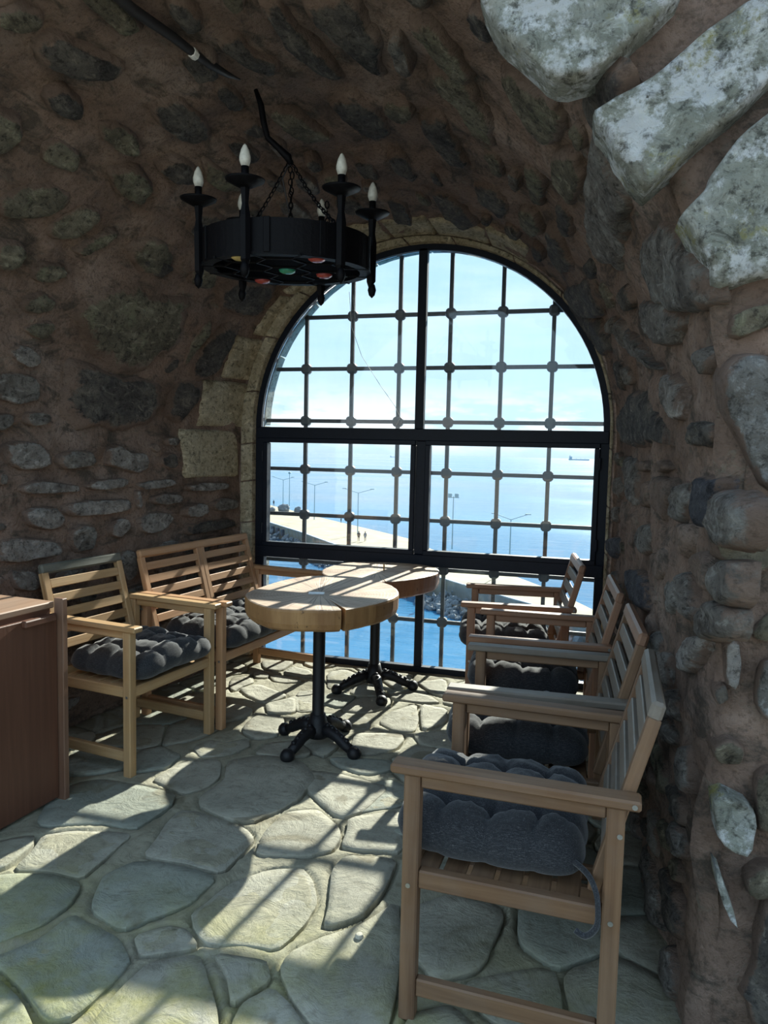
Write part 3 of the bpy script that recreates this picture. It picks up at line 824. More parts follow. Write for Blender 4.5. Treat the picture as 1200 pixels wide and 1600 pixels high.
for i, (x, y, k) in enumerate(seeds):
    if not k: continue
    p = [(max(-2.8, x - .4), max(.45, y - .4)), (min(.65, x + .4), max(.45, y - .4)), (min(.65, x + .4), min(4.44, y + .4)), (max(-2.8, x - .4), min(4.44, y + .4))]
    for a, b, _ in seeds:
        if (a, b) == (x, y) or hypot(a - x, b - y) > 1.0 or not p: continue
        dx, dy = a - x, b - y; p = clip(p, dx, dy, dx * (a + x) / 2 + dy * (b + y) / 2)
    if len(p) < 3: continue
    ar = abs(sum(p[j - 1][0] * p[j][1] - p[j][0] * p[j - 1][1] for j in range(len(p)))) / 2
    if ar < 0.006: continue
    flagstone(shrink(p, 0.955), i * 1.3, rnd.choice(['flag', 'flag', 'flag2']))
# mortar bed, nearly flush with the stones and raked out along their edges
FX0, FY0, FS, NXF, NYF = -3.1, 0.35, 0.011, 355, 382
groove = {}
for ol in outlines:
    for k in range(len(ol)):
        (xa, ya), (xb, yb) = ol[k - 1], ol[k]; m_ = max(2, int(hypot(xb - xa, yb - ya) / 0.006))
        for s_ in range(m_):
            x, y = xa + (xb - xa) * s_ / m_, ya + (yb - ya) * s_ / m_
            dp = 0.5 + 0.9 * noise.noise(Vector((x * 4, y * 4, 3.0)))
            if dp <= 0: continue
            ci, cj = int((x - FX0) / FS), int((y - FY0) / FS)
            for ii in (ci, ci + 1):
                for jj in (cj, cj + 1):
                    dd = hypot(FX0 + ii * FS - x, FY0 + jj * FS - y); g_ = dp * math.exp(-(dd / 0.010) ** 2)
                    if g_ > groove.get((ii, jj), 0): groove[(ii, jj)] = g_
vs = []
for j in range(NYF + 1):
    for i in range(NXF + 1):
        x, y = FX0 + FS * i, FY0 + FS * j
        z = 0.0025 + 0.005 * noise.noise(Vector((x * 4, y * 4, 2))) + 0.003 * noise.noise(Vector((x * 14, y * 14, 4)))
        vs.append((x, y, z - 0.030 * min(1, groove.get((i, j), 0))))
W_ = NXF + 1
floor.data.from_pydata(vs, [], [(j * W_ + i, j * W_ + i + 1, (j + 1) * W_ + i + 1, (j + 1) * W_ + i) for j in range(NYF) for i in range(NXF)])
floor.data.materials.append(MAT['joint']); floor.data.polygons.foreach_set('use_smooth', [True] * len(floor.data.polygons))
# open courtyard behind the viewer
bm = bmesh.new()
for q in (((-40, -40), (40, -40), (40, 0.36), (-40, 0.36)), ((-40, .36), (-3.08, .36), (-3.08, 1.8), (-40, 1.8)), ((.78, .36), (40, .36), (40, 1.8), (.78, 1.8))):
    bm.faces.new([bm.verts.new((x, y, -0.006)) for x, y in q])
struct(obj('ground', bm, 'ground'))

# ------------------------------------------------------------------ the window
win = bpy.data.objects.new('window_1', None); win['kind'] = 'structure'; link(win)
win['label'] = 'arched black steel window of six panes looking out to sea'
YF0, YF1 = 4.472, 4.525
def wbar(name, x0, x1, z0, z1, y0=YF0, y1=YF1, mat='frame', parent=win, bev=0.004):
    return obj(name, box_bm(x0, x1, y0, y1, z0, z1, bev), mat, parent)
bm = bmesh.new()
n = 48
A = [(WX - 1.136 * cos(pi * k / n), WZ + 1.136 * sin(pi * k / n)) for k in range(n + 1)]
B = [(WX - 1.097 * cos(pi * k / n), WZ + 1.097 * sin(pi * k / n)) for k in range(n + 1)]
v = [[bm.verts.new((x, y, z)) for x, z in L] for L in (A, B) for y in (YF0, YF1)]
for k in range(n):
    bm.faces.new((v[0][k], v[0][k + 1], v[2][k + 1], v[2][k])); bm.faces.new((v[1][k], v[3][k], v[3][k + 1], v[1][k + 1]))
    bm.faces.new((v[2][k], v[2][k + 1], v[3][k + 1], v[3][k])); bm.faces.new((v[0][k], v[1][k], v[1][k + 1], v[0][k + 1]))
bmesh.ops.recalc_face_normals(bm, faces=bm.faces)
obj('arch_frame', bm, 'frame', win)
wbar('stile', -2.167, -2.103, 0.0, 1.56); wbar('stile', 0.052, 0.107, 0.0, 1.56)
wbar('transom', -2.160, 0.100, 1.487, 1.562, YF0 - .012); wbar('transom', -2.160, 0.100, 0.692, 0.768, YF0 - .012)
wbar('bottom_rail', -2.160, 0.100, 0.0, 0.040)
wbar('mullion', -1.075, -1.020, 1.56, 2.672); wbar('mullion', -1.058, -0.990, 0.768, 1.487); wbar('mullion', -1.041, -0.990, 0.040, 0.692)
def sash(x0, x1, z0, z1, hx):
    t = 0.030; bm = bmesh.new()
    for q in ((x0, x1, z0, z0 + t), (x0, x1, z1 - t, z1), (x0, x0 + t, z0 + t, z1 - t), (x1 - t, x1, z0 + t, z1 - t)): box_bm(q[0], q[1], YF0 - .018, YF1 - .01, q[2], q[3], 0.003, bm)
    s = obj('sash', bm, 'frame', win)
    for z in (z0 + .12, z1 - .12):
        obj('hinge', tube_bm([(hx, YF0 - .02, z - .035), (hx, YF0 - .02, z + .035)], 0.008, 8), 'frame', s)
    obj('pane', box_bm(x0 + t, x1 - t, 4.497, 4.502, z0 + t, z1 - t), 'glass', s)
    return s
s1 = sash(-2.105, -1.062, 0.766, 1.490, -2.108); s2 = sash(-0.998, 0.052, 0.766, 1.490, 0.054)
def gpoly(pts): return prism_bm(pts, 4.497, 4.502)
half = [(WX - 1.095 * cos(pi * k / 40), WZ + 1.095 * sin(pi * k / 40)) for k in range(41)]
obj('pane', gpoly([p for p in half if p[0] < -1.07] + [(-1.07, half[20][1]), (-1.07, WZ)]), 'glass', win)
obj('pane', gpoly([(-1.025, WZ), (-1.025, half[20][1])] + [p for p in half if p[0] > -1.02]), 'glass', win)
obj('pane', box_bm(-2.105, -1.039, 4.497, 4.502, .038, .694), 'glass', win); obj('pane', box_bm(-0.992, .054, 4.497, 4.502, .038, .694), 'glass', win)

# wrought iron grille outside the glass
gr = thing('window_grille', 'weathered square-barred iron grille with knots fixed outside the arched window', 'grille', (WX, 4.66, 0))
gx = [-1.884, -1.558, -1.233, -0.898, -0.567, -0.252]; gz = [2.305, 1.962, 1.613, 1.283, 0.970, 0.648, 0.300]
YG = 4.66; RG = 1.145
def gbar(p0, p1): obj('bar', bar_mesh('bar', Vector(p0) - gr.location, Vector(p1) - gr.location, .025, .025, .003), 'grille', gr)
for x in gx:
    top = WZ + math.sqrt(max(0, RG ** 2 - (x - WX) ** 2)); gbar((x, YG, -0.11), (x, YG, top))
for z in gz:
    hw = RG if z < WZ else math.sqrt(RG ** 2 - (z - WZ) ** 2); gbar((WX - hw, YG, z), (WX + hw, YG, z))
kb = None
for x in gx:
    for z in gz:
        if hypot(x - WX, max(0, z - WZ)) > RG - .02: continue
        if kb is None:
            bm = box_bm(-.032, .032, -.026, .026, -.032, .032); bmesh.ops.bevel(bm, geom=bm.edges[:], offset=.012, segments=1, affect='EDGES', profile=.5)
            kb = bpy.data.meshes.new('knot'); bm.to_mesh(kb); bm.free()
        o = obj('knot', kb, 'grille', gr); o.location = (x - WX, 0, z)

# ------------------------------------------------------------------ chairs and bench
HA, LA = 0.655, 0.575
def back_pt(z): return 0.572 + (z - 0.684) * 0.268            # rear face of the leaning back posts
def seat_parts(W, double=False):
    """(name, mesh, tone) list of an armchair, or of the two-seat bench; x runs front to back, y across"""
    P = []; ox, oy = -LA / 2, -W / 2
    def add(name, p0, p1, wa, wb, tone=0, bev=0.004, side=None, label=None):
        p0 = (p0[0] + ox, p0[1] + oy, p0[2]); p1 = (p1[0] + ox, p1[1] + oy, p1[2])
        P.append((name, bar_mesh(name, p0, p1, wa, wb, bev, side), tone, label))
    for t in (0.0275, W - 0.0275):
        add('armrest', (0, t, HA - .012), (LA, t, HA - .012), .055, .024, 1, .005)
        add('arm_rail', (.073, t, HA - .040), (.503, t, HA - .040), .022, .034)
    for t in (0.03, W - 0.03):
        for s in (.053, .523): add('leg', (s, t, 0.0), (s, t, HA - .024), .04, .04, 0, .004, (1, 0, 0))
        add('side_rail', (.073, t, .368), (.503, t, .368), .03, .046)
        add('stretcher', (.073, t, .087), (.503, t, .087), .026, .046)
        for s, z in ((.05, .351), (.522, .361), (.533, .566)):
            q = -.0102 if t < W / 2 else .0302
            P.append(('screw', tube_bm([(s + ox, t + oy + (-.0195 if t < W / 2 else .0195), z), (s + ox, t + oy + (-.0215 if t < W / 2 else .0215), z)], .0062, 8), 'screw', None))
        q = -.0275 if t < W / 2 else .0275
        tt = 0.0275 if t < W / 2 else W - 0.0275
        P.append(('screw', tube_bm([(.561 + ox, tt + oy + q * .98, .643), (.561 + ox, tt + oy + q * 1.06, .643)], .0062, 8), 'screw', None))
    add('front_rail', (.050, .05, .366), (.050, W - .05, .366), .026, .046)
    add('rear_rail', (.523, .05, .366), (.523, W - .05, .366), .026, .046)
    mids = [W / 2] if double else []
    edges = [.05] + mids + [W - .05]
    for a, b in zip(edges, edges[1:]):
        for k in range(6):
            s = .085 + .068 * k
            add('seat_slat', (s, a + .003, .374), (s, b - .003, .374), .055, .014, 0, .003)
    tp = [(.055 + .0175, 1), (W - .0725, 1)] + ([(W / 2 - .019, 1), (W / 2 + .019, 1)] if double else [])
    for t, _ in tp:
        zb, zt = .40, .826
        add('back_post', (back_pt(zb) - .014, t, zb), (back_pt(zt) - .014, t, zt), .035, .029, 0, .003, (0, 1, 0))
    add('top_slat', (back_pt(.842) - .016, .055, .842), (back_pt(.842) - .016, W - .055, .842), .032, .046, 2, .008, (.966, 0, -.26))
    ed = [.090, W - .090] if not double else [.090, W / 2 - .0365, W / 2 + .0365, W - .090]
    for a, b in zip(ed[::2], ed[1::2]):
        for k in range(5):
            z = .775 - .068 * k
            add('back_slat', (back_pt(z) - .018, a, z), (back_pt(z) - .018, b, z), .016, .042, 3, .003, (.966, 0, -.26))
    return P
CHAIR = seat_parts(0.60); BENCH = seat_parts(1.118, True)
for L in (CHAIR, BENCH):
    for i, (nm, me, tone, lb) in enumerate(L):
        if isinstance(me, bmesh.types.BMesh):
            d = bpy.data.meshes.new(nm); me.to_mesh(d); me.free(); L[i] = (nm, d, tone, lb)

def pose(x, y, alpha, W, left, s, t):
    a = radians(alpha)
    sv = (-cos(a), sin(a)) if left else (cos(a), -sin(a)); tv = (sin(a), cos(a))
    return x + s * sv[0] + t * tv[0], y + s * sv[1] + t * tv[1], (pi - a if left else -a)

def seat(parts, name, label, cat, x, y, alpha, W, left, tones, z=0.0, group=None, toplabel=None):
    px, py, rz = pose(x, y, alpha, W, left, LA / 2, W / 2)
    t = thing(name, label, cat, (px, py, z), rz, group)
    for nm, me, tone, lb in parts:
        mat = 'screw' if tone == 'screw' else tones[tone]
        o = bpy.data.objects.new(nm, me); link(o, t)
        if not me.materials: me.materials.append(MAT[mat])
        else: o.material_slots[0].link = 'OBJECT'; o.material_slots[0].material = MAT[mat]
        if nm == 'top_slat' and toplabel: o['label'] = toplabel
    return t

def cushion_mesh(wx, wy, th, seed, n=44, curl=0.035, tufts=4):
    """square tufted pad, bulging between its stitched dimples; x front to back"""
    bm = bmesh.new(); top = []; bot = []
    for i in range(n + 1):
        rt = []; rb = []
        for j in range(n + 1):
            u, v = i / n, j / n
            eu = 1 - abs(2 * u - 1) ** 5; ev = 1 - abs(2 * v - 1) ** 5
            edge = max(0.0, min(eu, 1) * min(ev, 1)) ** 0.42
            wu, wv = u + .02 * noise.noise(Vector((v * 5, seed, 4))), v + .02 * noise.noise(Vector((u * 5, seed, 6)))
            pu, pv = abs(sin(pi * tufts * wu)), abs(sin(pi * tufts * wv))
            puff = (1 - math.exp(-pu * 3.6)) * (1 - math.exp(-pv * 3.6))
            dim = 0.0
            for a in range(1, tufts):
                for b in range(1, tufts): dim += math.exp(-((u - a / tufts) ** 2 + (v - b / tufts) ** 2) * 900)
            q = Vector((u * 3 + seed, v * 3, seed))
            wob = 0.14 * noise.noise(q) + 0.05 * noise.noise(q * 3)
            lx = (u - .5) * wx * (1 + 0.010 * noise.noise(Vector((v * 4, seed, 1)))) ; ly = (v - .5) * wy * (1 + 0.010 * noise.noise(Vector((u * 4, seed, 2))))
            cr_ = 1 - .07 * abs(2 * u - 1) ** 5 * abs(2 * v - 1) ** 5; lx *= cr_; ly *= cr_
            ly *= 1 - .02 * (1 - pu); lx *= 1 - .02 * (1 - pv)
            lift = curl * max(0, 1 - u / .30) ** 1.5 * (0.7 + .3 * cos(pi * (2 * v - 1)))
            zt = th * (0.40 + edge * (0.40 + 0.20 * puff + 1.15 * wob + 0.05 * noise.noise(q * 9) - .15 * dim)); zb = th * (0.40 - edge * (.34 + .06 * puff))
            rt.append(bm.verts.new((lx, ly, zt + lift)))
            rb.append(rt[-1] if i in (0, n) or j in (0, n) else bm.verts.new((lx, ly, zb + lift)))
        top.append(rt); bot.append(rb)
    for i in range(n):
        for j in range(n):
            bm.faces.new((top[i][j], top[i + 1][j], top[i + 1][j + 1], top[i][j + 1]))
            f = (bot[i][j], bot[i][j + 1], bot[i + 1][j + 1], bot[i + 1][j])
            bm.faces.new(f)
    return bm

def cushion(label, x, y, alpha, W, left, s, t, wx, wy, seed, rot=0.0, curl=.035, z=.3835, tie=False, lift=0.0, group='dark grey tufted seat cushions'):
    px, py, rz = pose(x, y, alpha, W, left, s, t)
    o = obj('seat_cushion', cushion_mesh(wx, wy, .14, seed, curl=curl), 'fabric', smooth=True)
    o.location = (px, py, z); o.rotation_euler = (0, 0, rz + radians(rot))
    tag(o, label, 'cushion', group)
    b = lathe_bm([(0, .004), (.008, .003), (.010, 0)], 8)
    bmsh = bpy.data.meshes.new('button'); b.to_mesh(bmsh); b.free()
    for i in (1, 2, 3):
        for j in (1, 2, 3):
            k = obj('button', bmsh, 'fabric', o); k.location = ((i / 4 - .5) * wx, (j / 4 - .5) * wy, .14 * .52 + curl * max(0, 1 - i / 4 / .3) ** 1.5)
    if tie:
        lp = [(q[0] - s, q[1] - t, q[2] - z) for q in ((.42, .10, .43), (.43, .08, .45), (.465, .052, .44), (.484, .004, .43), (.490, -.013, .40), (.488, -.015, .36), (.465, -.013, .333), (.440, -.009, .342))]
        pts = []
        for i in range(len(lp) - 1):
            for k in range(5):
                f = k / 5; A_, B_, C_, D_ = (Vector(lp[max(0, min(len(lp) - 1, i + j))]) for j in (-1, 0, 1, 2))
                pts.append(0.5 * (2 * B_ + (C_ - A_) * f + (2 * A_ - 5 * B_ + 4 * C_ - D_) * f * f + (3 * B_ - A_ - 3 * C_ + D_) * f ** 3))
        obj('tie', tube_bm(pts, .007, 6), 'fabric', o, smooth=True)
    return o
RIGHT = [  # near-front outer corner, turn, tones (frame, arm, top slat, back slats), label
    ('A', -0.434, 1.643, 2.07, ('brown', 'brown', 'grey', 'grey'), 'weathered brown wooden armchair nearest the viewer, alone in showing its whole side frame'),
    ('B', -0.415, 2.264, -2.24, ('brown', 'grey', 'red', 'grey'), 'brown wooden armchair second along the right-hand stone wall, with armrests toned grey for sky sheen'),
    ('C', -0.455, 2.939, -3.23, ('red', 'red', 'red', 'grey'), 'reddish wooden armchair third along the right-hand stone wall, next to the one at the window'),
    ('D', -0.603, 3.617, -6.55, ('red', 'red', 'red', 'grey'), 'reddish wooden armchair standing right against the window, far end of the right-hand row')]
CL = {'A': 'charcoal tufted cushion on the nearest armchair, its front corner curling up', 'B': 'charcoal tufted cushion on the second armchair of the right-hand row, in shade',
      'C': 'charcoal tufted cushion on the third armchair of the right-hand row, front edge sunlit', 'D': 'charcoal tufted cushion on the armchair at the window, mostly in sunlight'}
for k, x, y, al, tones, lb in RIGHT:
    seat(CHAIR, 'armchair', lb, 'armchair', x, y, al, .60, False, tones, 0.0, 'slatted wooden armchairs')
    cushion(CL[k], x, y, al, .60, False, .222, .30, .478, .490, {'A': 1.0, 'B': 5.3, 'C': 9.1, 'D': 14.7}[k], {'A': .8, 'B': -.6, 'C': .5, 'D': .8}[k], .055 if k in 'AB' else .03, tie=(k == 'A'))
seat(CHAIR, 'armchair', 'honey brown wooden armchair on the left beside the cabinet, top slat dark with weather', 'armchair', -1.787, 2.564, 7.96, .60, True, ('honey', 'honey', 'olive', 'honey'), 0.0, 'slatted wooden armchairs', 'dark weathered greenish top slat')
cushion('charcoal tufted cushion on the left-hand armchair beside the cabinet', -1.787, 2.564, 7.96, .60, True, .222, .30, .478, .490, 21.3, .6)
seat(BENCH, 'two_seat_bench', 'honey wooden two-seat bench with a double slatted back against the left stone wall', 'bench', -1.684, 3.168, 7.12, 1.118, True, ('sofawood',) * 4)
cushion('charcoal tufted cushion on the near seat of the wooden bench', -1.684, 3.168, 7.12, 1.118, True, .222, .30, .478, .490, 31.3, -1, .01)
cushion('charcoal tufted cushion on the far seat of the wooden bench, behind the round table', -1.684, 3.168, 7.12, 1.118, True, .222, .805, .478, .490, 44.1, 1, .01)
# ------------------------------------------------------------------ tree slice tables
def catmull(p, k=3):
    out = []
    n = len(p)
    for i in range(n):
        a, b, c, d = (Vector((*p[(i + j - 1) % n], 0)) for j in range(4))
        for q in range(k):
            t = q / k; out.append(tuple((0.5 * (2 * b + (c - a) * t + (2 * a - 5 * b + 4 * c - d) * t * t + (3 * b - a - 3 * c + d) * t ** 3)).xy))
    return out
def slab(poly, cx, cy, z0, z1, cracks, seed):
    """rim polygon (world) to a thick slice; cracks = [(angle, inner radius fraction, width)] real wedges cut from the rim"""
    pol = [(x - cx, y - cy) for x, y in poly]
    rs = sorted((atan2(y, x) % (2 * pi), hypot(x, y)) for x, y in pol)
    def rad(a):
        a %= 2 * pi
        for i in range(len(rs)):
            a0, r0 = rs[i - 1]; a1, r1 = rs[i]
            if i == 0: a0 -= 2 * pi
            if a0 <= a <= a1: return r0 + (r1 - r0) * (a - a0) / max(1e-6, a1 - a0)
        a0, r0 = rs[-1]; a1, r1 = rs[0][0] + 2 * pi, rs[0][1]
        return r0 + (r1 - r0) * (a - a0) / (a1 - a0)
    angs = [2 * pi * k / 96 for k in range(96)]
    out = []
    for a in angs:
        near = min((abs((a - c[0] + pi) % (2 * pi) - pi) for c in cracks), default=9)
        if near > 0.07: out.append((a, 'r'))
    for c in cracks: out.append((c[0] % (2 * pi), c))
    out.sort(key=lambda q: q[0])
    bm = bmesh.new()
    levels = [(0.93, z0), (0.975, z0 + .012), (0.995, z0 + (z1 - z0) * .35), (1.0, z1 - .012), (0.992, z1 - .003), (0.975, z1)]
    rings = []
    ring0 = []
    for f, z in levels:
        row = []
        for a, k in out:
            wv = 1 + 0.012 * noise.noise(Vector((cos(a) * 6 + seed, sin(a) * 6, z * 7)))
            if k == 'r': r = rad(a) * f * wv; row.append(bm.verts.new((r * cos(a), r * sin(a), z)))
            else:
                r = rad(a) * f; w_ = k[2] / rad(a) / 2
                for da, rr in ((-w_, r), (-w_ * .35, r * (1 + k[1]) / 2), (0, rad(a) * k[1]), (w_ * .35, r * (1 + k[1]) / 2), (w_, r)):
                    dd = da if rr > rad(a) * k[1] * 1.01 else 0
                    row.append(bm.verts.new((rr * cos(a + dd * (rad(a) / max(rr, .02)) ** .3), rr * sin(a + dd * (rad(a) / max(rr, .02)) ** .3), z)))
        rings.append(row)
    n = len(rings[0])
    for r, q in zip(rings, rings[1:]):
        for k in range(n): bm.faces.new((r[k], r[(k + 1) % n], q[(k + 1) % n], q[k]))
    bm.faces.new(rings[0][::-1]); bm.faces.new(rings[-1])
    return bm

def cast_base(t, zt, feet):
    obj('column', lathe_bm([(.034, .085), (.034, .13), (.029, .14), (.029, zt - .02)], 24), 'castiron', t, smooth=True)
    obj('mounting_plate', lathe_bm([(0, zt - .02), (.15, zt - .02), (.15, zt), (0, zt)], 16), 'castiron', t)
    obj('hub', lathe_bm([(0, .045), (.05, .05), (.062, .075), (.055, .10), (.043, .125), (.036, .16), (0, .165)], 20), 'castiron', t, smooth=True)
    for a, L in feet:
        d = Vector((cos(a), sin(a), 0)); pts = []; rad_ = []
        for f, z, r in ((.15, .085, .030), (.35, .092, .030), (.55, .078, .027), (.75, .052, .024), (.92, .036, .022)):
            pts.append(d * L * f + Vector((0, 0, z))); rad_.append(r)
        bm = tube_bm(pts, rad_, 10)
        leg = obj('foot', bm, 'castiron', t, smooth=True)
        bm = lathe_bm([(0, 0), (.018, .001), (.030, .012), (.034, .026), (.030, .042), (.018, .056), (0, .060)], 14, None, d * L + Vector((0, 0, 0)))
        obj('claw', bm, 'castiron', leg, smooth=True)
        bm = bmesh.new()
        for k in range(5):
            f = .28 + .13 * k; c = d * L * f + Vector((0, 0, .118 - .05 * max(0, (f - .35)) * 2.0))
            bmesh.ops.create_icosphere(bm, subdivisions=1, radius=.014, matrix=Matrix.Translation(c))
        sc = obj('scroll_ornament', bm, 'castiron', leg, smooth=True); sc['kind'] = 'stuff'
T1P = [(-1.514, 3.033), (-1.437, 2.905), (-1.37, 2.843), (-1.286, 2.792), (-1.203, 2.784), (-1.099, 2.812), (-0.976, 2.868), (-0.874, 3.059), (-0.844, 3.211), (-0.856, 3.34), (-0.94, 3.508), (-1.028, 3.59), (-1.118, 3.656), (-1.225, 3.676), (-1.375, 3.633), (-1.454, 3.554), (-1.498, 3.429), (-1.52, 3.224)]
T2P = [(-1.477, 3.934), (-1.391, 3.777), (-1.246, 3.690), (-1.059, 3.703), (-0.928, 3.842), (-0.838, 4.043), (-0.833, 4.20), (-0.892, 4.34), (-0.989, 4.405), (-1.121, 4.42), (-1.242, 4.40), (-1.431, 4.30), (-1.488, 4.115)]
t1 = thing('tree_slice_table', 'pale cracked tree slice table on a black pedestal, nearer the viewer, metal plate at centre', 'table', (-1.196, 3.165, 0), 0, 'tree slice tables')
obj('tabletop', slab(catmull(T1P), -1.196, 3.165, .64, .74, [(atan2(2.868 - 3.165, -.976 + 1.196), .30, .020), (atan2(3.142 - 3.165, -1.498 + 1.196), .18, .009)], 1.0), 'slice1', t1)
def ang(c, p): return atan2(p[1] - c[1], p[0] - c[0]), hypot(p[0] - c[0], p[1] - c[1])
c = (-1.196, 3.165)
cast_base(t1, .64, [ang(c, p) for p in ((-1.262, 2.955), (-0.985, 3.08), (-1.40, 3.242), (-1.13, 3.38))])
t2 = thing('tree_slice_table', 'round table of a reddish-sided tree slice on a black pedestal, at the window', 'table', (-1.18, 4.05, 0), 0, 'tree slice tables')
obj('tabletop', slab(catmull(T2P), -1.18, 4.05, .61, .715, [(-1.15, .55, .006)], 4.0), 'slice2', t2)
c = (-1.18, 4.05)
cast_base(t2, .61, [ang(c, (-1.36, 3.90)), ang(c, (-1.06, 3.80)), ang(c, (-0.96, 4.12)), ang(c, (-1.28, 4.26))])
o = obj('table_number_plate', box_bm(-.037, .037, -.024, .024, 0, .004, .001), 'plate'); o.location = (-1.208, 3.150, .7402); o.rotation_euler = (0, 0, YAW + .02)
tag(o, 'small blank silvery rectangular plate at the centre of the nearer tree slice table', 'plate')
o = obj('brass_clip', bar_mesh('brass_clip', (-1.14, 4.068, .7152), (-1.14, 4.068, .757), .014, .006, .001), 'brass'); tag(o, 'tiny upright brass clip standing at the middle of the far tree slice table', 'clip')

# ------------------------------------------------------------------ cabinet on the left
cb = thing('wooden_cabinet', 'red-brown plywood cabinet beside the left-hand armchair, cut off by the picture edge', 'cabinet', (-2.22, 1.98, 0), radians(-5.0))
obj('carcass', bar_mesh('carcass', (-.0, -.38, .40), (-.0, .36, .40), .40, .76, .004, (1, 0, 0)), 'cabinet', cb)
obj('top_board', bar_mesh('top_board', (-.01, -.39, .787), (-.01, .375, .787), .43, .026, .004, (1, 0, 0)), 'cabinet_top', cb)
dr = obj('door', bar_mesh('door', (.212, .02, .015), (.212, .02, .755), .70, .018, .003, (0, 1, 0)), 'cabinet', cb)
obj('handle', bar_mesh('handle', (.232, .20, .745), (.232, .345, .745), .024, .026, .004), 'cabinet', dr)
obj('corner_post', bar_mesh('corner_post', (.225, .385, 0.0), (.225, .385, .812), .045, .026, .003, (1, 0, 0)), 'cabinet_post', cb)

# ------------------------------------------------------------------ chandelier
CH = Vector((-1.172, 2.683, 2.168)); tilt = Matrix.Rotation(YAW, 4, 'Z') @ Matrix.Rotation(radians(3.4), 4, 'X')
ch = thing('iron_chandelier', 'round black wrought iron chandelier of six candle lamps hanging on chains from the vault', 'chandelier', CH, rot=tilt.to_euler())
# local axes: x to the viewer's right, -y towards the viewer
def loc_of(p): return (Matrix.Translation(CH) @ tilt).inverted() @ Vector(p)
RB = .322
bm = lathe_bm([(RB, -.056), (RB, .058), (RB - .007, .058), (RB - .007, -.056), (RB, -.056)], 64)
obj('hoop', bm, 'iron', ch)
bm = lathe_bm([(RB + .004, -.066), (RB + .004, -.056), (.285, -.056), (.285, -.066), (RB + .004, -.066)], 48)
obj('base_ring', bm, 'iron', ch)
for a in (-150, -95, -60, -10, 25, 75, 130):
    o = obj('rivet_strip', box_bm(-.012, .012, -.004, .004, -.06, .06, .002), 'iron', ch)
    o.location = (RB * cos(radians(a)) * 1.008, RB * sin(radians(a)) * 1.008, 0); o.rotation_euler = (0, 0, radians(a + 90))
bm = bmesh.new(); hexr = .092; cells = []
for q in range(-3, 4):
    for r in range(-3, 4):
        c_ = Vector((hexr * 1.5 * q, hexr * math.sqrt(3) * (r + q / 2), -.064))
        if c_.length < .29: cells.append(c_)
seen = set()
for c_ in cells:
    P = [c_ + Vector((hexr * cos(pi / 3 * k), hexr * sin(pi / 3 * k), 0)) for k in range(6)]
    for k in range(6):
        m_ = tuple(round(x, 3) for x in (P[k] + P[(k + 1) % 6]) / 2)
        if m_ in seen or hypot(m_[0], m_[1]) > .30: continue
        seen.add(m_); tube_bm([P[k], P[(k + 1) % 6]], .005, 5, bm)
g = obj('honeycomb_lattice', bm, 'iron', ch); g['kind'] = 'stuff'
for i, mt in ((1, 'amber_glass'), (4, 'red_glass'), (6, 'green_glass'), (8, 'red_glass'), (10, 'red_glass')):
    if i < len(cells):
        d = obj('glass_roundel', lathe_bm([(0, -.012), (.018, -.010), (.030, -.004), (.034, .004), (0, .006)], 18), mt, ch, smooth=True, label=mt.replace('_', ' ') + ' roundel'); d.location = cells[i]
def lamp(a):
    a = radians(a - 90); d = Vector((cos(a), sin(a), 0)); tn = Vector((-sin(a), cos(a), 0))
    br = obj('candle_arm', tube_bm([d * (RB + .012) + Vector((0, 0, -.112)) + d * .014, d * (RB + .010) + Vector((0, 0, -.106)), d * (RB + .012) + Vector((0, 0, -.085)), d * (RB + .012) + Vector((0, 0, .06)), d * (RB + .012) + Vector((0, 0, .10)), d * (RB + .012) + Vector((0, 0, .165))],
              [.005, .009, .019, .020, .013, .019], 6), 'iron', ch)
    at = d * (RB + .012)
    obj('finial', lathe_bm([(0, -.150), (.012, -.138), (.017, -.118), (.012, -.098), (0, -.085)], 10, None, at + d * .004), 'iron', br, smooth=True)
    obj('drip_pan', lathe_bm([(0, .150), (.022, .152), (.066, .174), (.069, .180), (.03, .170), (0, .170)], 24, None, at), 'iron', br, smooth=True)
    obj('candle_sleeve', lathe_bm([(0, .165), (.0135, .165), (.0135, .222), (0, .222)], 12, None, at), 'iron', br, smooth=True)
    obj('bulb', lathe_bm([(0, .220), (.013, .222), (.0195, .240), (.0195, .252), (.014, .274), (.006, .290), (0, .296)], 14, None, at), 'bulb', br, smooth=True)
for a in (-18, 42, 102, 162, 222, 282): lamp(a)
def chain(p0, p1):
    p0, p1 = Vector(p0), Vector(p1); L = (p1 - p0).length; n = max(3, int(L / .021)); d = (p1 - p0).normalized(); _, a, b = frame_of(d); bm = bmesh.new()
    for k in range(n):
        c_ = p0 + (p1 - p0) * ((k + .5) / n) - Vector((0, 0, .02 * sin(pi * (k + .5) / n))); s = a if k % 2 else b
        tube_bm([c_ + d * .014 * cos(2 * pi * j / 8) + s * .0075 * sin(2 * pi * j / 8) for j in range(9)], .0026, 4, bm, False)
    o = obj('chain', bm, 'iron', ch); return o
HUB = loc_of((-1.165, 2.684, 2.522))
for a in (42, 185, 232):
    b_ = radians(a - 90); chain(HUB, (RB * cos(b_) * .97, RB * sin(b_) * .97, .055))
for k, (p, q) in enumerate((((.02, -.02, .30), (.0, .05, .06)), ((.16, -.10, .18), (.165, -.11, .08)), ((-.13, .09, .17), (-.132, .092, .07)))):
    chain(p, q)
obj('flex', tube_bm([HUB, (-.02, .0, .28), (.0, .03, .17), (.06, .06, .09), (.10, .05, .075), (.09, .03, .09)], .003, 5), 'rubber', ch)
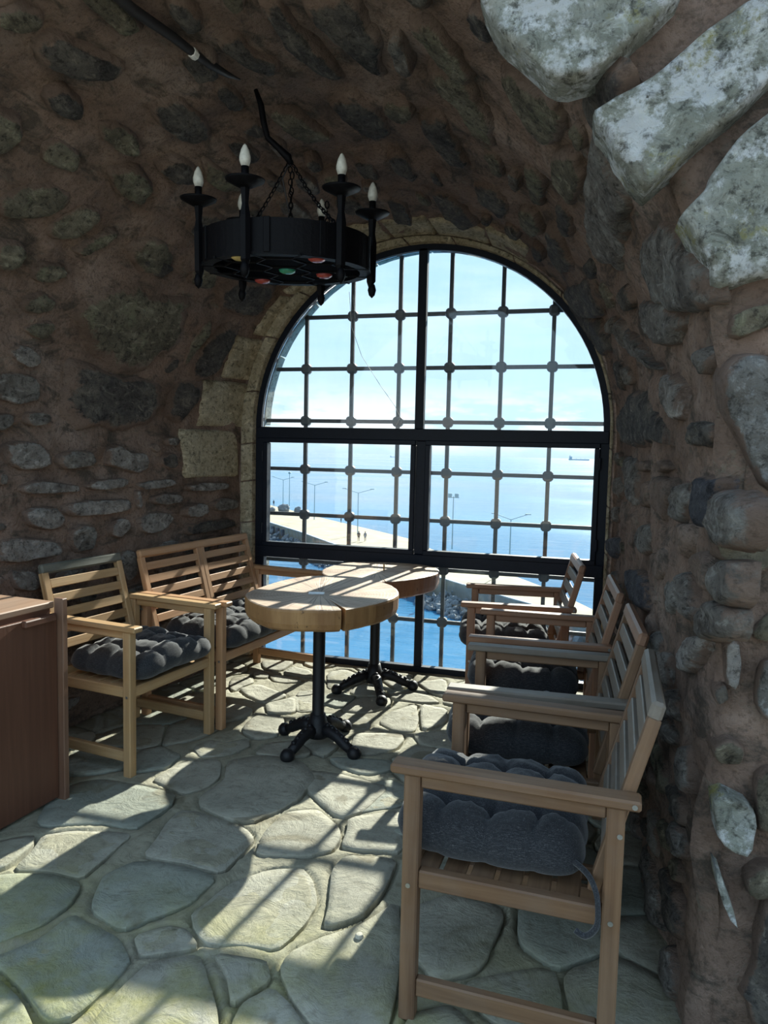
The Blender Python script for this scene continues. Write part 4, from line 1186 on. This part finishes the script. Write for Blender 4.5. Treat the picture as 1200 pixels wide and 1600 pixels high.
_hk = [(-1.292, 2.640, 2.775), (-1.272, 2.645, 2.72), (-1.262, 2.65, 2.655), (-1.247, 2.655, 2.60), (-1.205, 2.668, 2.562), (-1.172, 2.680, 2.53), (-1.163, 2.684, 2.505)]
obj('hook', tube_bm([loc_of(p) for p in _hk], [.009, .013, .013, .012, .013, .017, .010], 6), 'iron', ch, smooth=True)

# black conduit along the crown of the vault
pts = [vault(y, a)[0] + vault(y, a)[1] * h for y, a, h in ((1.80, 1.770, .03), (2.06, 1.779, .03), (2.23, 1.810, .03), (2.33, 1.8185, .028), (2.42, 1.833, .024), (2.50, 1.848, .018), (2.577, 1.860, .0))]
o = obj('cable', tube_bm(pts, [.019, .018, .016, .015, .016, .011, .003], 8), 'rubber', smooth=True); tag(o, 'black cable running along the crown of the stone vault towards the chandelier', 'cable')
p, q = vault(2.328, 1.8185)
obj('clip', tube_bm([p + q * .03 + Vector((0, -.012, 0)), p + q * .03 + Vector((0, .012, 0))], .0175, 8), 'white', o, label='white cable clip')
# thin white cord hanging inside the upper left pane
pts = [(-1.52, 4.46, 2.42), (-1.50, 4.46, 2.20), (-1.43, 4.46, 2.02), (-1.30, 4.46, 1.83), (-1.20, 4.46, 1.70), (-1.165, 4.46, 1.63), (-1.19, 4.46, 1.585)]
o = obj('thin_cord', tube_bm(pts, .0016, 5), 'white'); tag(o, 'thin white cord hanging before the upper left part of the arched window', 'cord')
o = obj('pebble', stone_mesh([(0.014 * cos(k), .011 * sin(k)) for k in (0, 1, 2, 3, 4, 5)], floor_pt, .007, 2.0, 1, .1, .3, False, .004), 'p', smooth=True); o.location = (-0.5825, 1.905, .009)
tag(o, 'single pale pebble lying on the paving in front of the nearest armchair', 'pebble')

# ------------------------------------------------------------------ outside: sea, pier, lamps, people, ships
ZS, ZP = -16.2, -13.6
bm = bmesh.new(); bm.faces.new([bm.verts.new((x, y, ZS)) for x, y in ((-30000, 5.3), (30000, 5.3), (30000, 40000), (-30000, 40000))])
struct(obj('sea', bm, 'sea'))
OUT = [(-150, 262), (-84.4, 184.8), (-75.3, 174.8), (-62.5, 160.3), (-49.7, 146.3), (-37.4, 133.1), (-30.4, 125.1), (-23.8, 113.0), (-10.5, 95), (-3.0, 82.8), (0.8, 74.6), (4, 66)]
INN = [(-150, 232), (-63.3, 138.7), (-51.5, 125.7), (-40.3, 112.1), (-32.3, 101.1), (-15.9, 85.3), (-12.6, 81.7), (-5.2, 74.5), (0.8, 65.3), (2.0, 60)]
bm = bmesh.new(); loop = OUT + INN[::-1]
a_ = [bm.verts.new((x, y, ZP)) for x, y in loop]; b_ = [bm.verts.new((x, y, ZS - 1)) for x, y in loop]
bm.faces.new(a_)
for i in range(len(loop)): bm.faces.new((a_[i - 1], a_[i], b_[i], b_[i - 1]))
bmesh.ops.recalc_face_normals(bm, faces=bm.faces)
pier = struct(obj('pier', bm, 'concrete'), 'sandy concrete pier running out into the sea below the window')
bm = bmesh.new()
for (x0, y0), (x1, y1) in zip(INN, INN[1:]):
    d = Vector((y1 - y0, x0 - x1, 0)).normalized() * 0.35
    q = [(x0, y0), (x1, y1), (x1 + d.x * -1, y1 + d.y * -1), (x0 + d.x * -1, y0 + d.y * -1)]
    t_ = [bm.verts.new((x, y, ZP + .1)) for x, y in q]; u_ = [bm.verts.new((x, y, ZS - .5)) for x, y in q]
    bm.faces.new(t_)
    for i in range(4): bm.faces.new((t_[i - 1], t_[i], u_[i], u_[i - 1]))
bmesh.ops.recalc_face_normals(bm, faces=bm.faces)
obj('quay_wall', bm, 'quaywall', pier)
for k in range(3):
    f = (.06, .24, .42)[k]; x, y = INN[1][0] + (INN[2][0] - INN[1][0]) * f, INN[1][1] + (INN[2][1] - INN[1][1]) * f
    o = obj('recess_shade', box_bm(-.55, .55, -.5, .5, -.75, .55, .1), 'niche_shade', pier); o.location = (x + .1, y - .15, ZP - 1.0); o.rotation_euler = (0, 0, atan2(-13, 11.8))  # solid block, no hollow: the niche's shade is only its dark colour
bm = bmesh.new(); r2 = random.Random(5)
for _ in range(900):
    i = r2.randrange(1, len(INN) - 1); f = r2.random(); x = INN[i][0] + (INN[i + 1][0] - INN[i][0]) * f; y = INN[i][1] + (INN[i + 1][1] - INN[i][1]) * f
    k = r2.random(); M_ = Matrix.Translation((x - 2.6 * k - .2, y - 3.0 * k - .4, ZS + .1 + 1.6 * (1 - k) * r2.random())) @ Matrix.Rotation(r2.uniform(0, 6), 4, Vector((r2.random(), r2.random(), r2.random() + .1)))
    bmesh.ops.create_icosphere(bm, subdivisions=1, radius=r2.uniform(.22, .55), matrix=M_ @ Matrix.Diagonal((1, r2.uniform(.6, 1), r2.uniform(.5, .9), 1)))
o = obj('breakwater_rocks', bm, 'boulder'); o['kind'] = 'stuff'; o['label'] = 'grey breakwater rocks heaped along the foot of the quay wall'; o['category'] = 'rocks'

def lamp_post(x, y, h, arms, label, span=2.6):
    t = thing('lamp_post', label, 'lamp post', (x, y, ZP), YAW * .6)
    obj('pole', tube_bm([(0, 0, 0), (0, 0, h)], [.10, .065], 8), 'lamp', t)
    for s in arms:
        a_ = obj('lamp_arm', tube_bm([(0, 0, h - .02), (s * span, 0, h + .75)], [.06, .045], 6), 'lamp', t)
        obj('lamp_head', box_bm(s * span - .4, s * span + .4, -.14, .14, h + .70, h + .84, .04), 'lamp', a_)
    return t
lamp_post(-77.3, 176.0, 7.6, (-1, 1), 'pale blue double-armed lamp post far along the pier, shorter of the pair by the boulders')
t = lamp_post(-75.9, 176.9, 9.3, (), 'tall pale blue armless post with a small head, beside the boulders on the pier')
obj('lamp_head', box_bm(-.3, .3, -.3, .3, 9.2, 9.7, .1), 'lamp', t)
lamp_post(-58.8, 151.2, 7.7, (-1, 1), 'pale blue double-armed lamp post on the pier, next after the boulders')
lamp_post(-41.0, 127.6, 7.7, (-1, 1), 'pale blue double-armed lamp post on the pier just behind the walking couple')
t = lamp_post(-20.8, 114.5, 8.5, (), 'tall floodlight post on the pier seen through the right half of the window')
for s in (-.55, .5):
    obj('floodlight', box_bm(s - .32, s + .32, -.2, .25, 8.4, 8.95, .08), 'lamp', t)
obj('crossbar', box_bm(-.9, .9, -.06, .06, 8.25, 8.38, .02), 'lamp', t)
lamp_post(-9.8, 96.9, 6.7, (-1, 1), 'pale blue double-armed lamp post nearest the right-hand end of the pier', 2.2)

def person(x, y, h, face, mats, label, stride=.12, group=None):
    """standing figure: one skinned body, hair and coat as its children"""
    k = h / 1.75
    J = {'pel': (0, 0, .95), 'che': (0, 0, 1.32), 'nec': (0, 0, 1.50), 'hea': (0, .02, 1.64), 'top': (0, .02, 1.72),
         'sl': (-.19, 0, 1.43), 'el': (-.25, -.03, 1.14), 'hl': (-.24, .06, .88), 'sr': (.19, 0, 1.43), 'er': (.25, .04, 1.14), 'hr': (.24, .10, .88),
         'tl': (-.09, 0, .90), 'kl': (-.10, stride * .7, .50), 'al': (-.10, stride, .08), 'fl': (-.10, stride + .16, .04),
         'tr': (.09, 0, .90), 'kr': (.10, -stride * .3, .50), 'ar': (.10, -stride, .08), 'fr': (.10, -stride + .16, .04)}
    R_ = {'pel': .14, 'che': .15, 'nec': .055, 'hea': .10, 'top': .07, 'sl': .065, 'sr': .065, 'el': .045, 'er': .045, 'hl': .035, 'hr': .035, 'tl': .085, 'tr': .085, 'kl': .06, 'kr': .06, 'al': .04, 'ar': .04, 'fl': .04, 'fr': .04}
    E_ = [('pel', 'che'), ('che', 'nec'), ('nec', 'hea'), ('hea', 'top'), ('che', 'sl'), ('sl', 'el'), ('el', 'hl'), ('che', 'sr'), ('sr', 'er'), ('er', 'hr'), ('pel', 'tl'), ('tl', 'kl'), ('kl', 'al'), ('al', 'fl'), ('pel', 'tr'), ('tr', 'kr'), ('kr', 'ar'), ('ar', 'fr')]
    ks = list(J); me = bpy.data.meshes.new('person'); me.from_pydata([tuple(c * k for c in J[q]) for q in ks], [(ks.index(a), ks.index(b)) for a, b in E_], [])
    o = bpy.data.objects.new('person', me); link(o); me.materials.append(MAT[mats[0]])
    md = o.modifiers.new('skin', 'SKIN')
    if not me.skin_vertices: me.skin_vertices.new()
    for i, q in enumerate(ks):
        me.skin_vertices[0].data[i].radius = (R_[q] * k,) * 2; me.skin_vertices[0].data[i].use_root = (q == 'pel')
    o.modifiers.new('sub', 'SUBSURF').render_levels = 1
    o.location = (x, y, ZP + .02); o.rotation_euler = (0, 0, face)
    tag(o, label, 'person', group)
    obj('face', lathe_bm([(0, -.09), (.05, -.07), (.085, 0), (.07, .07), (0, .10)], 10, None, (0, .045 * k, 1.64 * k)), 'skin', o, smooth=True)
    obj('hair', lathe_bm([(.098, 0), (.10, .06), (.07, .11), (0, .125)], 10, None, (0, -.01, 1.65 * k)), 'cloth_dark', o, smooth=True)
    obj('coat', lathe_bm([(.20, .72), (.19, .95), (.18, 1.15), (.20, 1.38), (.09, 1.50)], 12, None, (0, 0, 0)), mats[1], o, smooth=True).scale = (k, k * .72, k)
person(-37.5, 117.4, 1.75, .4, ('cloth_dark', 'cloth_dark'), 'person in dark clothes, left one of the couple walking on the pier')
person(-36.5, 117.9, 1.68, .5, ('cloth_dark', 'cloth_blue'), 'person in grey-blue coat, right one of the couple walking on the pier', -.12)
person(-17.4, 83.7, 1.45, 2.6, ('cloth_blue', 'cloth_blue'), 'person in grey-blue clothes alone on the pier just right of the tables')
person(-83.2, 183.2, 1.7, 1.0, ('cloth_dark', 'cloth_dark'), 'person in dark clothes standing at the far left end of the pier')
person(-51.0, 147.0, 1.1, 1.0, ('cloth_dark', 'cloth_dark'), 'small person in dark clothes sitting low at the sea edge of the pier', .02)
for k, (dx, dy, s, lb) in enumerate(((0, 0, 1.5, 'large dark boulder at the foot of the tall posts on the pier'), (3.4, .8, 1.05, 'smaller brown boulder to the right of the large one on the pier'), (-3.6, .6, .8, 'lowest boulder to the left of the large one on the pier'))):
    bm = bmesh.new(); bmesh.ops.create_icosphere(bm, subdivisions=3, radius=s)
    for v in bm.verts: v.co *= 1 + .35 * noise.noise(v.co * 1.1 + Vector((k * 7, 0, 0))); v.co.z *= .8
    o = obj('boulder', bm, 'boulder', smooth=False); o.location = (-73.2 + dx, 167.5 + dy, ZP + s * .5); tag(o, lb, 'boulder', 'boulders on the pier')

def ship(az, dist, L, label):
    t = thing('cargo_ship', label, 'ship', (dist * sin(az), dist * cos(az), ZS), .1)
    h = L * .055
    obj('hull', prism_bm([(-L / 2, h), (-L * .47, -h * .3), (L * .47, -h * .3), (L / 2, h * 1.15)], -L * .07, L * .07), 'ship', t)
    s = obj('superstructure', box_bm(-L * .46, -L * .33, -L * .06, L * .06, h, h * 3.2, L * .004), 'ship', t)
    obj('funnel', box_bm(-L * .45, -L * .41, -L * .02, L * .02, h * 3.2, h * 4.1, L * .003), 'ship', s)
    for q in (-.12, .08, .28): obj('deck_crane', box_bm(L * q - L * .01, L * q + L * .01, -L * .01, L * .01, h, h * 2.0), 'ship', t)
ship(radians(-15.10), 4200, 40, 'small ship on the horizon seen left of the central mullion')
ship(radians(-.85), 6800, 185, 'long cargo ship on the horizon at the right edge of the window')
